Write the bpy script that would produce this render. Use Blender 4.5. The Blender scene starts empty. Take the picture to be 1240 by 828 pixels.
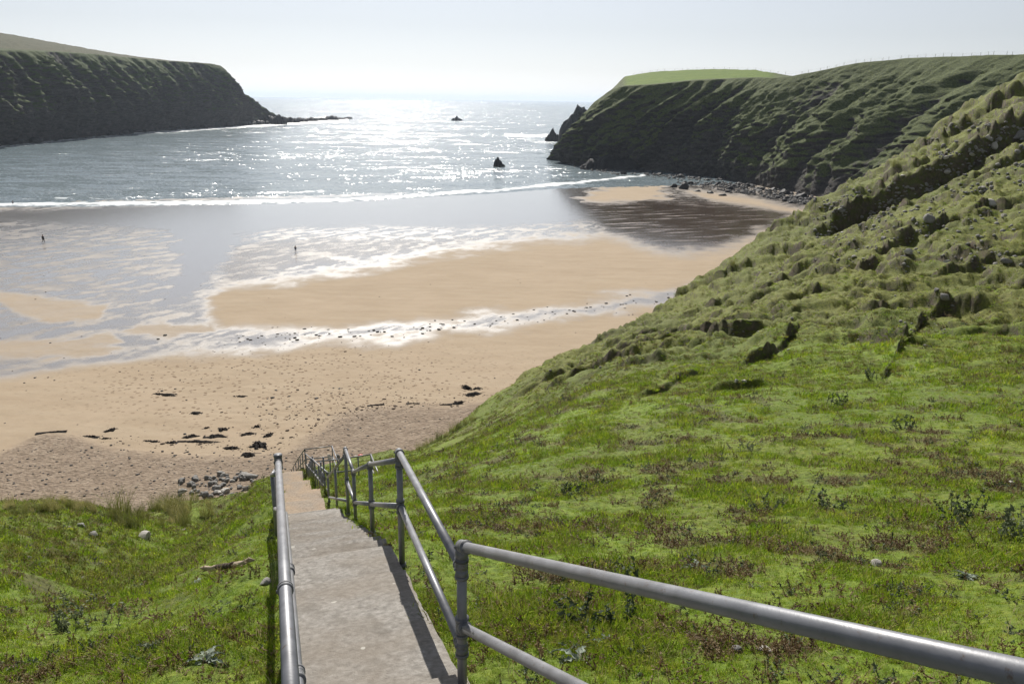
import bpy, bmesh, math, random
import numpy as np
from mathutils import Vector, Matrix

random.seed(5)
rng = np.random.default_rng(7)
S = bpy.context.scene
COL = S.collection
PI = math.pi

# ------------------------------------------------------------------ camera maths (used to lay the place out)
F = 964.0
EYE = np.array([0.0, 0.0, 30.0])
PITCH = math.atan(293 / 964)
ROLL = math.radians(0.85)
_f = np.array([0, math.cos(PITCH), -math.sin(PITCH)])
_u0 = np.array([0, math.sin(PITCH), math.cos(PITCH)])
_r0 = np.array([1.0, 0, 0])
_r = math.cos(ROLL) * _r0 + math.sin(ROLL) * _u0
_u = math.cos(ROLL) * _u0 - math.sin(ROLL) * _r0

def ray(u, v):
    u = np.asarray(u, float)[..., None]; v = np.asarray(v, float)[..., None]
    return _f + (u - 620) / F * _r + (414 - v) / F * _u

def P(u, v, Y):
    d = ray(u, v)
    return EYE + d * (np.asarray(Y, float) / d[..., 1])[..., None]

def proj(p):
    q = np.asarray(p, float) - EYE
    z = q @ _f
    z = np.where(z < 0.05, 0.05, z)
    return 620 + F * (q @ _r) / z, 414 - F * (q @ _u) / z

def ground_z0(u, v, z=0.0):
    d = ray(u, v)
    t = (z - EYE[2]) / d[..., 2]
    return EYE + d * t[..., None]

# ------------------------------------------------------------------ numpy noise
_perm = rng.permutation(512).astype(np.int64)
_g2 = np.stack([np.cos(np.linspace(0, 2 * PI, 64, endpoint=False)), np.sin(np.linspace(0, 2 * PI, 64, endpoint=False))], 1)
_g3 = rng.normal(size=(128, 3)); _g3 /= np.linalg.norm(_g3, axis=1)[:, None]

def noise2(x, y, seed=0):
    x = np.asarray(x, float); y = np.asarray(y, float)
    xi = np.floor(x).astype(np.int64); yi = np.floor(y).astype(np.int64)
    xf = x - xi; yf = y - yi
    def h(a, b): return _perm[(_perm[(a + seed * 17) & 511] + b) & 511] & 63
    def g(a, b, fx, fy):
        q = _g2[h(a, b)]
        return q[..., 0] * fx + q[..., 1] * fy
    sx = xf * xf * xf * (xf * (xf * 6 - 15) + 10); sy = yf * yf * yf * (yf * (yf * 6 - 15) + 10)
    a = g(xi, yi, xf, yf); b = g(xi + 1, yi, xf - 1, yf)
    c = g(xi, yi + 1, xf, yf - 1); d = g(xi + 1, yi + 1, xf - 1, yf - 1)
    return 1.5 * ((a + (b - a) * sx) * (1 - sy) + (c + (d - c) * sx) * sy)

def noise3(p, seed=0):
    p = np.asarray(p, float)
    i = np.floor(p).astype(np.int64); f = p - i
    s = f * f * f * (f * (f * 6 - 15) + 10)
    out = 0
    for dx in (0, 1):
        for dy in (0, 1):
            for dz in (0, 1):
                hh = _perm[(_perm[(_perm[(i[..., 0] + dx + seed * 31) & 511] + i[..., 1] + dy) & 511] + i[..., 2] + dz) & 511] & 127
                g = _g3[hh]
                d = g[..., 0] * (f[..., 0] - dx) + g[..., 1] * (f[..., 1] - dy) + g[..., 2] * (f[..., 2] - dz)
                w = (s[..., 0] if dx else 1 - s[..., 0]) * (s[..., 1] if dy else 1 - s[..., 1]) * (s[..., 2] if dz else 1 - s[..., 2])
                out = out + w * d
    return out * 1.4

def fbm2(x, y, oct=4, seed=0, gain=.5):
    o = 0; a = 1; s = 0
    for k in range(oct):
        o = o + a * noise2(x, y, seed + k); s += a; a *= gain; x = x * 2.03 + 11.3; y = y * 2.03 - 7.7
    return o / s

def fbm3(p, oct=4, seed=0, gain=.5):
    o = 0; a = 1; s = 0
    for k in range(oct):
        o = o + a * noise3(p, seed + k); s += a; a *= gain; p = p * 2.03 + 5.1
    return o / s

def ridge2(x, y, oct=4, seed=0):
    o = 0; a = 1; s = 0
    for k in range(oct):
        o = o + a * (1 - 2 * np.abs(noise2(x, y, seed + k))); s += a; a *= .5; x = x * 2.1 + 3.3; y = y * 2.1 + 9.1
    return o / s

def sstep(a, b, x):
    t = np.clip((x - a) / (b - a), 0, 1)
    return t * t * (3 - 2 * t)

# ------------------------------------------------------------------ object helpers
def link(o, parent=None, loc=None):
    COL.objects.link(o)
    if parent: o.parent = parent
    if loc is not None: o.location = loc
    return o

def tag(o, label=None, cat=None, group=None, kind=None):
    if label: o['label'] = label
    if cat: o['category'] = cat
    if group: o['group'] = group
    if kind: o['kind'] = kind
    return o

def empty(name, loc=(0, 0, 0), rz=0.0):
    o = bpy.data.objects.new(name, None)
    o.location = loc; o.rotation_euler = (0, 0, rz); o.empty_display_size = .3
    return link(o)

def np_mesh(name, verts, faces, mat=None, smooth=True, attrs=None):
    verts = np.ascontiguousarray(verts, np.float32); faces = np.ascontiguousarray(faces, np.int32)
    me = bpy.data.meshes.new(name)
    n, k = faces.shape
    me.vertices.add(len(verts)); me.vertices.foreach_set('co', verts.ravel())
    me.loops.add(n * k); me.loops.foreach_set('vertex_index', faces.ravel())
    me.polygons.add(n)
    me.polygons.foreach_set('loop_start', np.arange(0, n * k, k, dtype=np.int32))
    me.update(calc_edges=True)
    if smooth: me.polygons.foreach_set('use_smooth', np.ones(n, bool))
    for a, val in (attrs or {}).items():
        at = me.attributes.new(a, 'FLOAT', 'POINT'); at.data.foreach_set('value', np.ascontiguousarray(val, np.float32).ravel())
    if mat: me.materials.append(mat)
    me.validate()
    return me

def grid_faces(nr, nc):
    i = np.arange(nr - 1)[:, None] * nc + np.arange(nc - 1)[None]
    return np.stack([i, i + 1, i + nc + 1, i + nc], -1).reshape(-1, 4)

def bm_obj(name, bm, mat, parent=None, smooth=True, loc=None):
    me = bpy.data.meshes.new(name)
    bm.normal_update(); bm.to_mesh(me); bm.free()
    if smooth: me.polygons.foreach_set('use_smooth', np.ones(len(me.polygons), bool))
    if mat: me.materials.append(mat)
    o = bpy.data.objects.new(name, me)
    return link(o, parent, loc)

def tube(bm, a, b, r, seg=20, caps=True, r2=None):
    a = Vector(a); b = Vector(b); d = b - a
    m = Matrix.Translation((a + b) / 2) @ d.to_track_quat('Z', 'Y').to_matrix().to_4x4()
    bmesh.ops.create_cone(bm, cap_ends=caps, segments=seg, radius1=r, radius2=r if r2 is None else r2, depth=d.length, matrix=m)

def ball(bm, c, r, seg=16):
    bmesh.ops.create_uvsphere(bm, u_segments=seg, v_segments=seg // 2, radius=r, matrix=Matrix.Translation(Vector(c)))

# ------------------------------------------------------------------ node helper
class NT:
    def __init__(s, name):
        s.m = bpy.data.materials.new(name); s.m.use_nodes = True
        s.t = s.m.node_tree; s.t.nodes.clear()
        s.out = s.t.nodes.new('ShaderNodeOutputMaterial')
    def n(s, typ, props=None, **ins):
        nd = s.t.nodes.new('ShaderNode' + typ)
        for k, v in (props or {}).items(): setattr(nd, k, v)
        for k, v in ins.items():
            key = k.replace('_', ' ')
            sock = nd.inputs[int(k[1:])] if (k[0] == 'i' and k[1:].isdigit()) else nd.inputs[key]
            s.set(sock, v)
        return nd
    def set(s, sock, v):
        if isinstance(v, bpy.types.NodeSocket): s.t.links.new(v, sock)
        elif isinstance(v, bpy.types.Node): s.t.links.new(v.outputs[0], sock)
        elif isinstance(v, tuple) and len(v) == 3 and sock.type == 'RGBA': sock.default_value = (*v, 1)
        else: sock.default_value = v
    def math(s, op, a, b=0.0, c=0.0, clamp=False):
        return s.n('Math', dict(operation=op, use_clamp=clamp), i0=a, i1=b, i2=c).outputs[0]
    def mix(s, f, a, b, mode='MIX'):
        nd = s.n('Mix', dict(data_type='RGBA', blend_type=mode)); s.set(nd.inputs[0], f); s.set(nd.inputs[6], a); s.set(nd.inputs[7], b)
        return nd.outputs[2]
    def ramp(s, f, *stops, interp='LINEAR'):
        nd = s.n('ValToRGB'); cr = nd.color_ramp; cr.interpolation = interp
        while len(cr.elements) < len(stops): cr.elements.new(.5)
        for e, (p, c) in zip(cr.elements, stops):
            e.position = p; e.color = (*c, 1) if isinstance(c, tuple) else (c, c, c, 1)
        s.set(nd.inputs[0], f)
        return nd.outputs[0]
    def coord(s, scale=(1, 1, 1), rot=(0, 0, 0), obj=False):
        if obj: v = s.n('TexCoord').outputs['Object']
        else: v = s.n('NewGeometry').outputs['Position']
        return s.n('Mapping', i0=v, i2=rot, i3=scale).outputs[0]
    def noise(s, vec, scale=1, detail=4, rough=.55, dist=0):
        return s.n('TexNoise', i0=vec, Scale=scale, Detail=detail, Roughness=rough, Distortion=dist).outputs[0]
    def voro(s, vec, scale=1, feat='F1', out=0):
        return s.n('TexVoronoi', dict(feature=feat), i0=vec, Scale=scale).outputs[out]
    def attr(s, name): return s.n('Attribute', dict(attribute_name=name)).outputs['Fac']
    def bump(s, h, strength=.5, dist=.05, nrm=None):
        nd = s.n('Bump', Height=h, Strength=strength, Distance=dist)
        if nrm is not None: s.set(nd.inputs['Normal'], nrm)
        return nd.outputs[0]
    def bsdf(s, col, rough=.8, spec=.5, metal=0.0, nrm=None, **kw):
        b = s.n('BsdfPrincipled', Base_Color=col, Roughness=rough, Metallic=metal)
        s.set(b.inputs['Specular IOR Level'], spec)
        if nrm is not None: s.set(b.inputs['Normal'], nrm)
        for k, v in kw.items(): s.set(b.inputs[k.replace('_', ' ')], v)
        return b
    def done(s, b):
        s.t.links.new(b.outputs[0], s.out.inputs[0]); return s.m

# ------------------------------------------------------------------ stairs profile
SD = np.array([-.299, .954]); SD /= np.linalg.norm(SD)
SN = np.array([SD[1], -SD[0]])                  # to the right of the stairs
SO = np.array([-.297, 3.55])
STW = .83
# (s, z rel. eye, kind of stretch that ENDS here)
PROF = [(-4.5, -1.60, None), (0.0, -2.90, 'ramp'), (0.0, -3.0, 'step'), (2.0, -3.52, 'ramp'), (2.0, -3.55, 'step'),
        (2.68, -3.70, 'ramp'), (7.85, -6.22, 'flight'), (8.45, -6.39, 'ramp'), (12.6, -8.80, 'flight'), (13.75, -8.90, 'ramp'),
        (14.4, -9.35, 'flight'), (15.2, -9.4, 'ramp'), (21.0, -12.62, 'flight'), (22.5, -12.70, 'ramp'), (29.3, -16.28, 'flight'), (30.9, -16.33, 'ramp'),
        (56.0, -28.2, 'flight')]
_ps = np.array([p[0] for p in PROF]) + np.arange(len(PROF)) * 1e-5
_pz = np.array([p[1] for p in PROF])
def stair_z(s): return 30 + np.interp(s, _ps, _pz)
def stair_sn(x, y):
    dx = x - SO[0]; dy = y - SO[1]
    return dx * SD[0] + dy * SD[1], dx * SN[0] + dy * SN[1]
def stair_xy(s, n): return SO[0] + SD[0] * s + SN[0] * n, SO[1] + SD[1] * s + SN[1] * n

# ------------------------------------------------------------------ near hillside (polar heightfield)
CP = [  # u, v, Y : points of the hillside seen in the photograph with their distances
    (600, 828, 3.5), (700, 828, 3.4), (900, 828, 3.2), (1240, 828, 3.0),
    (560, 700, 5.7), (700, 700, 5.8), (900, 700, 5.6), (1240, 700, 5.3),
    (530, 600, 12.2), (600, 600, 11.2), (700, 600, 10.6), (900, 600, 9.8), (1240, 600, 9.0),
    (505, 560, 34), (500, 546, 50), (560, 545, 24), (620, 540, 18), (700, 540, 16), (900, 540, 14.5), (1240, 540, 13),
    (560, 512, 55), (600, 480, 58), (640, 500, 37), (700, 480, 29), (900, 480, 22), (1070, 480, 20), (1240, 480, 18.5),
    (645, 452, 61), (690, 430, 65), (760, 430, 45), (900, 430, 33), (1070, 430, 28), (1240, 430, 26),
    (750, 400, 70), (810, 372, 76), (830, 400, 60), (900, 380, 50), (1050, 380, 41), (1240, 380, 36),
    (845, 348, 81), (880, 318, 86), (940, 330, 72), (1000, 320, 62), (1240, 320, 49),
    (930, 282, 92), (985, 250, 97), (1050, 262, 88), (1100, 250, 80), (1240, 250, 67),
    (1045, 222, 100), (1100, 190, 102), (1160, 196, 93), (1240, 190, 84),
    (1160, 145, 105), (1240, 97, 108), (1240, 130, 100),
    (1500, 828, 2.8), (1500, 600, 8), (1500, 430, 24), (1500, 300, 46), (1500, 180, 75), (1500, 40, 112), (1900, 500, 14), (1900, 200, 60), (1900, 0, 115),
    # left of the stairs
    (0, 828, 4.1), (150, 828, 3.9), (280, 828, 3.75), (-300, 828, 4.2),
    (0, 750, 6.2), (200, 750, 5.8), (310, 750, 5.2), (-300, 740, 6.5),
    (0, 705, 9.2), (110, 695, 10), (200, 700, 8.2), (310, 700, 6.4), (-300, 690, 11),
    (0, 660, 17), (90, 668, 15.5), (180, 676, 11.5), (230, 650, 13), (315, 650, 8.6),
    (0, 637, 28), (120, 636, 27), (190, 640, 22), (225, 628, 26), (270, 620, 19), (320, 605, 17),
    (0, 620, 42), (60, 619, 42), (120, 618, 42), (165, 622, 38), (230, 606, 43), (268, 604, 41), (300, 591, 28), (325, 578, 26), (-300, 610, 42),
]
pts = np.array([P(u, v, Y) for u, v, Y in CP])
extra = []
for s in (0.5, 2.6, 5.0, 8.4, 11, 13.7, 17, 22, 27, 31, 38, 46, 53):
    for n, dz in ((-1.1, -.18), (.25, -.10)):
        x, y = stair_xy(s, n); extra.append((x, y, float(stair_z(s)) + dz))
for a in (-70, -40, 0, 40, 70):
    for r in (.4, 1.2):
        extra.append((r * math.sin(math.radians(a)), r * math.cos(math.radians(a)), 28.1 - .32 * r))
pts = np.vstack([pts, np.array(extra)])
G0 = 1.9; AZS = 3.2
def to_ar(x, y): return np.arctan2(x, y), np.hypot(x, y)
_a, _rr = to_ar(pts[:, 0], pts[:, 1])
_g = (30 - G0 - pts[:, 2]) / _rr
_q = np.stack([_a * AZS, np.log(_rr)], 1)
def _phi(d): return np.where(d > 1e-9, d * d * np.log(d + 1e-12), 0)
_n = len(pts)
_A = np.zeros((_n + 3, _n + 3))
_d = np.linalg.norm(_q[:, None] - _q[None], axis=2)
_A[:_n, :_n] = _phi(_d) + np.eye(_n) * .0012
_A[:_n, _n:] = np.column_stack([np.ones(_n), _q]); _A[_n:, :_n] = _A[:_n, _n:].T
_w = np.linalg.solve(_A, np.concatenate([_g, np.zeros(3)]))
def base_z(az, r):
    sh = az.shape; q = np.stack([az.ravel() * AZS, np.log(r.ravel())], 1); out = np.empty(len(q))
    for i in range(0, len(q), 60000):
        c = q[i:i + 60000]
        d2 = ((c[:, None, :] - _q[None]) ** 2).sum(2)
        out[i:i + 60000] = (.5 * d2 * np.log(d2 + 1e-12)) @ _w[:_n] + _w[_n] + c @ _w[_n + 1:]
    return (30 - G0 - r.ravel() * out).reshape(sh)

# the brink, beyond which the ground drops to the beach
_eu = [(-400, 616, 42), (0, 618, 42), (165, 622, 40), (230, 606, 44), (268, 604, 42), (300, 591, 38), (330, 575, 56), (470, 560, 56), (500, 546, 51), (560, 512, 56), (600, 480, 59),
       (690, 430, 66.5), (750, 400, 71), (880, 318, 87.5), (985, 250, 98), (1100, 190, 103), (1240, 97, 109), (1500, 40, 114), (1900, 0, 118)]
_ep = np.array([P(*e) for e in _eu]); _ea, _er = to_ar(_ep[:, 0], _ep[:, 1])

# slump scarps: pixel polylines of the foot of each little bank + height
SCARPS = [([(972, 282), (1010, 272), (1060, 252), (1110, 228), (1160, 203), (1200, 180), (1240, 158), (1290, 130)], 4.2, 9),
          ([(1045, 308), (1100, 290), (1150, 268), (1200, 252), (1260, 240)], 1.1, 5),
          ([(772, 418), (800, 412), (840, 398), (870, 384), (893, 364)], .8, 4),
          ([(690, 425), (730, 408), (770, 395)], .9, 3),
          ([(895, 442), (915, 436), (950, 418), (972, 398)], .8, 3),
          ([(1072, 452), (1090, 428), (1110, 402), (1132, 378), (1152, 374)], .9, 2.5),
          ([(925, 372), (960, 364), (1005, 346)], 1.0, 3),
          ([(985, 330), (1040, 322), (1075, 312)], .9, 3),
          ([(1125, 336), (1180, 324), (1245, 304)], .9, 3),
          ([(1150, 225), (1195, 205), (1245, 186)], 1.6, 4),
          ([(1130, 180), (1180, 150), (1245, 118)], 1.2, 4),
          ([(860, 470), (900, 466), (930, 462)], .5, 2),
          ([(770, 480), (800, 470), (850, 450)], .5, 2)]

NAZ = 860; NR = 1150
az_f = np.linspace(math.radians(-37.5), math.radians(37.5), NAZ)
az = np.concatenate([np.radians(np.linspace(-95, -38, 60)), az_f, np.radians(np.linspace(38, 95, 60))])
r = np.exp(np.linspace(math.log(.35), math.log(150), NR))
AZ, R = np.meshgrid(az, r)                       # rows = r
Z = base_z(AZ, R)
Zb = Z.copy()
LR = np.log(r)

def lookup(G, a, rad):
    ia = np.interp(a, az, np.arange(len(az))); ir = np.interp(np.log(np.maximum(rad, .36)), LR, np.arange(NR))
    i0 = np.clip(ia.astype(int), 0, len(az) - 2); j0 = np.clip(ir.astype(int), 0, NR - 2); fa = ia - i0; fr = ir - j0
    return (G[j0, i0] * (1 - fa) + G[j0, i0 + 1] * fa) * (1 - fr) + (G[j0 + 1, i0] * (1 - fa) + G[j0 + 1, i0 + 1] * fa) * fr

def hit(u, v, G=None):
    G = Z if G is None else G
    d = ray(u, v); h = math.hypot(d[0], d[1]); a = math.atan2(d[0], d[1])
    rs = np.exp(np.linspace(math.log(1.5), math.log(148), 4000))
    zz = EYE[2] + d[2] / h * rs
    g = lookup(G, np.full_like(rs, a), rs)
    k = np.nonzero(zz <= g)[0]
    rad = rs[k[0]] if len(k) else rs[-1]
    return np.array([rad * math.sin(a), rad * math.cos(a), float(lookup(G, np.array([a]), np.array([rad]))[0])])

X = R * np.sin(AZ); Yw = R * np.cos(AZ)
PU, PV = proj(np.stack([X, Yw, Z], -1))
ss, sn = stair_sn(X, Yw)
near_st = sstep(2.2, .5, np.abs(sn + STW / 2)) * (ss > -3)
rough = sstep(30, 48, R) * sstep(560, 720, PU)                # broken ground up on the right
fade = sstep(1.2, 3, R)
# gentle hummocks
Z = Z + fade * (1 - .8 * near_st) * (.10 * fbm2(X / 1.7, Yw / 1.7, 3, 1) + .035 * fbm2(X / .45, Yw / .45, 3, 5) + .35 * sstep(8, 30, R) * fbm2(X / 6, Yw / 6, 3, 9))
# rough hummocky ground
mid = sstep(14, 30, R) * sstep(480, 640, PU)
hum = (np.abs(fbm2(X / 3.1, Yw / 3.1, 4, 21)) * 1.1 + .5 * fbm2(X / 1.1, Yw / 1.1, 3, 25)) * .36
Z = Z + mid * (.35 + .65 * rough) * hum * sstep(480, 380, PV) 
# terracettes that follow the contours
ph = Z / 1.15 + 1.3 * fbm2(X / 7, Yw / 7, 3, 31) + .25 * noise2(X / 1.3, Yw / 1.3, 35)
fr = ph - np.floor(ph)
Z = Z + 1.15 * (sstep(.55, 1, fr) - fr) * rough * (.45 + .65 * sstep(-.2, .3, fbm2(X / 11, Yw / 11, 2, 41)))
lph = (R + .45 * X + 6.5 * fbm2(X / 15, Yw / 15, 3, 43) + 1.2 * fbm2(X / 3, Yw / 3, 2, 46)) / 5.6
lf = lph - np.floor(lph)
lmask = np.clip(1.6 * fbm2(X / 7, Yw / 7, 3, 44) + .42, 0, 1) * sstep(24, 36, R) * sstep(545, 640, PU) * sstep(500, 455, PV)
Z = Z + 1.05 * lmask * (sstep(0, .17, lf) - lf)
crag = sstep(24, 40, R) * sstep(545, 680, PU) * sstep(490, 440, PV) * sstep(2, .2, np.maximum(R - np.interp(AZ, _ea, _er), 0))
Z = Z + crag * (.42 * (.25 - np.abs(fbm2(X / 1.7, Yw / 1.7, 4, 47))) + .16 * fbm2(X / .55, Yw / .55, 3, 48))
earth = np.zeros_like(Z)
N45 = 2.4 * fbm2(X / 7.5, Yw / 7.5, 2, 51); N10 = fbm2(X / 1.0, Yw / 1.0, 3, 52); HM = np.clip(.62 + 1.5 * fbm2(X / 3.6, Yw / 3.6, 3, 53), .05, 1.25); NR9 = fbm2(X / .9, Yw / .9, 3, 57)
for line, h, L in SCARPS:
    hp = np.array([hit(u, v, Zb) for u, v in line]); la, lr = to_ar(hp[:, 0], hp[:, 1])
    o = np.argsort(la); la = la[o]; lr = lr[o]
    c0, c1 = np.searchsorted(az, la[0] - .01), np.searchsorted(az, la[-1] + .01); sl_ = np.s_[:, max(0, c0 - 1):c1 + 1]
    A_ = AZ[sl_]; m1 = min(1, h / 1.5)
    d = R[sl_] - np.interp(A_, la, lr) + (N45[sl_] + .22 * N10[sl_]) * m1
    tw = (la[-1] - la[0]) * .22
    tap = sstep(la[0] - .008, la[0] + tw, A_) * sstep(la[-1] + .008, la[-1] - tw, A_)
    w = .42 * h + .25; hm = .85 * h * (np.maximum(HM[sl_], .75) if h > 3 else HM[sl_])
    face = sstep(-w, 0, d)
    Z[sl_] += tap * (.72 * hm * face * np.exp(-np.maximum(d, 0) / (L * 1.6)) - .45 * hm * (1 - face) * np.exp(np.minimum(d + w, 0) / (L * .4)))
    rag = tap * sstep(-w * 2.2, -w * .6, d) * sstep(.3, -.2, d)
    Z[sl_] += rag * .22 * NR9[sl_] * m1
    earth[sl_] = np.maximum(earth[sl_], tap * sstep(-w - .9, -w + .2, d) * sstep(.15, -.15, d))
# the gully left of the steps and the mound beyond it
def seg_d(x, y, pts):
    best = np.full(x.shape, 1e9)
    for a_, c_ in zip(pts[:-1], pts[1:]):
        e = c_ - a_; tt_ = np.clip(((x - a_[0]) * e[0] + (y - a_[1]) * e[1]) / (e @ e), 0, 1)
        best = np.minimum(best, np.hypot(x - a_[0] - tt_ * e[0], y - a_[1] - tt_ * e[1]))
    return best
gl = np.array([P(*k)[:2] for k in [(258, 616, 36), (238, 628, 29), (198, 652, 20), (150, 680, 14), (60, 705, 9.5)]])
gd = seg_d(X, Yw, gl) + .8 * fbm2(X / 3, Yw / 3, 3, 58)
Z = Z - 1.3 * np.exp(-(gd / 2.4) ** 2) * sstep(7, 16, R)
mc = P(70, 640, 25); Z = Z + 1.0 * np.exp(-((X - mc[0]) ** 2 + (Yw - mc[1]) ** 2) / 40.0)
# stairs bed
bed = stair_z(ss) - .05 + .03 * fbm2(X / .3, Yw / .3, 2, 66)
flat = sstep(1.25, .62, np.abs(sn + STW / 2)) * (ss > -4) * (ss < 56)
Z = Z * (1 - flat) + bed * flat
low = sstep(.40, .34, np.abs(sn + STW / 2)) * (ss > -4) * (ss < 56)
Z = Z - low * .25
# drop beyond the brink
re = np.interp(AZ, _ea, _er) + 1.2 * fbm2(AZ * 60, R * .02, 3, 61)
ov = np.maximum(R - re, 0)
slope = np.where(AZ < math.radians(-9), .75, 1.3)
Z = np.where(R > re, Z - slope * ov * sstep(0, 2.5, ov) - .15 * ov, Z)
Z = np.maximum(Z, -1.5)

heath = .75 * fbm2(X / 3.2, Yw / 3.2, 3, 71) + .9 * fbm2(X / .8, Yw / .8, 3, 75)
VX = X.ravel(); VY = Yw.ravel(); VZ = Z.ravel()

# ================================================================== MATERIALS
def mat_hill():
    t = NT('hillside_turf')
    p = t.coord()
    big = t.noise(p, .12, 4); mid = t.noise(p, .9, 5, .6); fine = t.noise(p, 9, 5, .65); vf = t.noise(p, 45, 3, .6)
    dry = t.attr('dry'); heath = t.attr('heath'); earth = t.attr('earth')
    g = t.ramp(fine, (.25, (0.046, 0.080, 0.005)), (.5, (0.128, 0.200, 0.011)), (.78, (0.240, 0.296, 0.027)))
    g2 = t.ramp(fine, (.22, (.028, .032, .007)), (.5, (.125, .138, .020)), (.8, (.265, .250, .056)))
    c = t.mix(t.math('MULTIPLY_ADD', t.ramp(mid, (.35, 0.0), (.65, 1.0)), .35, t.math('MULTIPLY', dry, .8), True), g, g2)
    c = t.mix(t.ramp(big, (.4, 0.0), (.62, .35)), c, (.055, .075, .018))
    hb = t.ramp(fine, (.3, (.030, .022, .012)), (.55, (.075, .052, .026)), (.8, (.13, .105, .05)))
    c = t.mix(t.math('MULTIPLY', heath, .6), c, hb)
    nz = t.n('SeparateXYZ', i0=t.n('NewGeometry').outputs['True Normal']).outputs[2]
    st = t.math('ADD', nz, t.math('MULTIPLY', t.math('SUBTRACT', mid, .5), .35))
    steep = t.ramp(st, (.44, 1.0), (.66, 0.0))
    cg = c
    ec = t.ramp(t.noise(p, 3, 6, .7), (.3, (.040, .031, .021)), (.55, (.10, .080, .055)), (.8, (.22, .18, .13)))
    e = t.math('MAXIMUM', steep, t.math('MULTIPLY', earth, t.ramp(t.noise(p, 1.1, 4), (.4, 0.0), (.6, .9))))
    ec = t.mix(t.ramp(t.noise(p, 1.7, 5, .65), (.42, 0.0), (.60, .85)), ec, t.mix(.45, cg, (.03, .04, .012)))
    c = t.mix(e, c, ec)
    h = t.math('ADD', t.math('MULTIPLY', fine, .6), t.math('MULTIPLY', vf, .4))
    n = t.bump(h, .9, .06)
    return t.done(t.bsdf(c, .85, .25, nrm=n))

def mat_concrete():
    t = NT('weathered_concrete')
    p = t.coord()
    a = t.noise(p, 1.6, 5, .6); b = t.noise(p, 22, 5, .65); c3 = t.noise(p, 120, 3, .6)
    c = t.ramp(b, (.25, (.145, .134, .120)), (.5, (.255, .238, .215)), (.8, (.41, .39, .36)))
    c = t.mix(t.ramp(a, (.38, 0.0), (.62, .55)), c, (.19, .158, .122))
    c = t.mix(t.ramp(t.noise(p, 3.1, 4), (.56, 0.0), (.68, .5)), c, (.13, .115, .095))
    spot = t.ramp(t.voro(t.n('VectorMath', dict(operation='ADD'), i0=p, i1=t.n('VectorMath', dict(operation='SCALE'), i0=t.n('TexNoise', i0=p, Scale=14).outputs[1], Scale=.06).outputs[0]), 3.6), (.075, 1.0), (.095, 0.0))
    c = t.mix(t.math('MULTIPLY', spot, .7), c, (.52, .50, .45))
    n = t.bump(t.math('ADD', b, t.math('MULTIPLY', c3, .9)), .7, .014)
    return t.done(t.bsdf(c, .88, .3, nrm=n))

def mat_galv(name, base, rough, metal):
    t = NT(name)
    p = t.coord()
    a = t.noise(p, 9, 4, .6); b = t.voro(p, 90); sc = t.noise(t.coord((6, 6, 60)), 4, 3)
    c = t.mix(t.ramp(a, (.35, 0.0), (.7, 1.0)), tuple(x * .8 for x in base), tuple(min(1, x * 1.15) for x in base))
    c = t.mix(t.ramp(t.noise(p, 30, 5, .7), (.61, 0.0), (.71, .75)), c, (.12, .075, .045))
    r = t.math('ADD', rough - .1, t.math('MULTIPLY', a, .2))
    n = t.bump(t.math('ADD', t.math('MULTIPLY', b, .4), sc), .08, .004)
    return t.done(t.bsdf(c, r, .5, metal, n))

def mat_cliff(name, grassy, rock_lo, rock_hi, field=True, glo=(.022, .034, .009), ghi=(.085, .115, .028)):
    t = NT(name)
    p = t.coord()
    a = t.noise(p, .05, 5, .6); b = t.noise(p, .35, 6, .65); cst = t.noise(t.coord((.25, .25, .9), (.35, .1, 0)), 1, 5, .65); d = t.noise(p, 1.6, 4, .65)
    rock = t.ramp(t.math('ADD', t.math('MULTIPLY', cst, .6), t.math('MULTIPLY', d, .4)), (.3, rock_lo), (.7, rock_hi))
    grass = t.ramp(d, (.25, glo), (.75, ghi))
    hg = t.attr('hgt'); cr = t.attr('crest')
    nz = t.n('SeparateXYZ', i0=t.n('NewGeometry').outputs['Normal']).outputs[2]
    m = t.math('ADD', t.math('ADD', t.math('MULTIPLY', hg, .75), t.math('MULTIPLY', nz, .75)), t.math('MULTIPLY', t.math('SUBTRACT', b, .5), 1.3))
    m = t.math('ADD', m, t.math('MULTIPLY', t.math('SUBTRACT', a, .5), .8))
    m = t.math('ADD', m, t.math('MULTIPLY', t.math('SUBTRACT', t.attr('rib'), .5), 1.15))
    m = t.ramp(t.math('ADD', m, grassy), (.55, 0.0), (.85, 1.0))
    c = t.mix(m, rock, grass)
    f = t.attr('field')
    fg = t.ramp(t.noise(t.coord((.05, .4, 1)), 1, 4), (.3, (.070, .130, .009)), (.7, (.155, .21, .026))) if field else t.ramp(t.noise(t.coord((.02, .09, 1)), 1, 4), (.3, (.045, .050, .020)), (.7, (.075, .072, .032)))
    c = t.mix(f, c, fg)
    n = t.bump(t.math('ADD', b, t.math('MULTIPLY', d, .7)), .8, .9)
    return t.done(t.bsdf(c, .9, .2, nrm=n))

def mat_rock(name, lo, hi, rough=.85, sc=1.0, spec=.3, lichen=None):
    t = NT(name)
    p = t.coord(obj=True)
    oi = t.n('ObjectInfo').outputs['Random']
    a = t.noise(p, 3 * sc, 6, .65); b = t.noise(t.coord((1, 1, 4), (.4, .2, 0), obj=True), 5 * sc, 4)
    f = t.math('ADD', t.math('MULTIPLY', a, .65), t.math('MULTIPLY', b, .35))
    c = t.ramp(f, (.3, lo), (.7, hi))
    c = t.mix(t.math('MULTIPLY', oi, .3), c, tuple(x * .5 for x in lo))
    if lichen: c = t.mix(t.ramp(t.noise(p, 8 * sc, 4), (.58, 0.0), (.66, .7)), c, lichen)
    n = t.bump(f, .6, .08 / sc)
    return t.done(t.bsdf(c, rough, spec, nrm=n))

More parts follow.
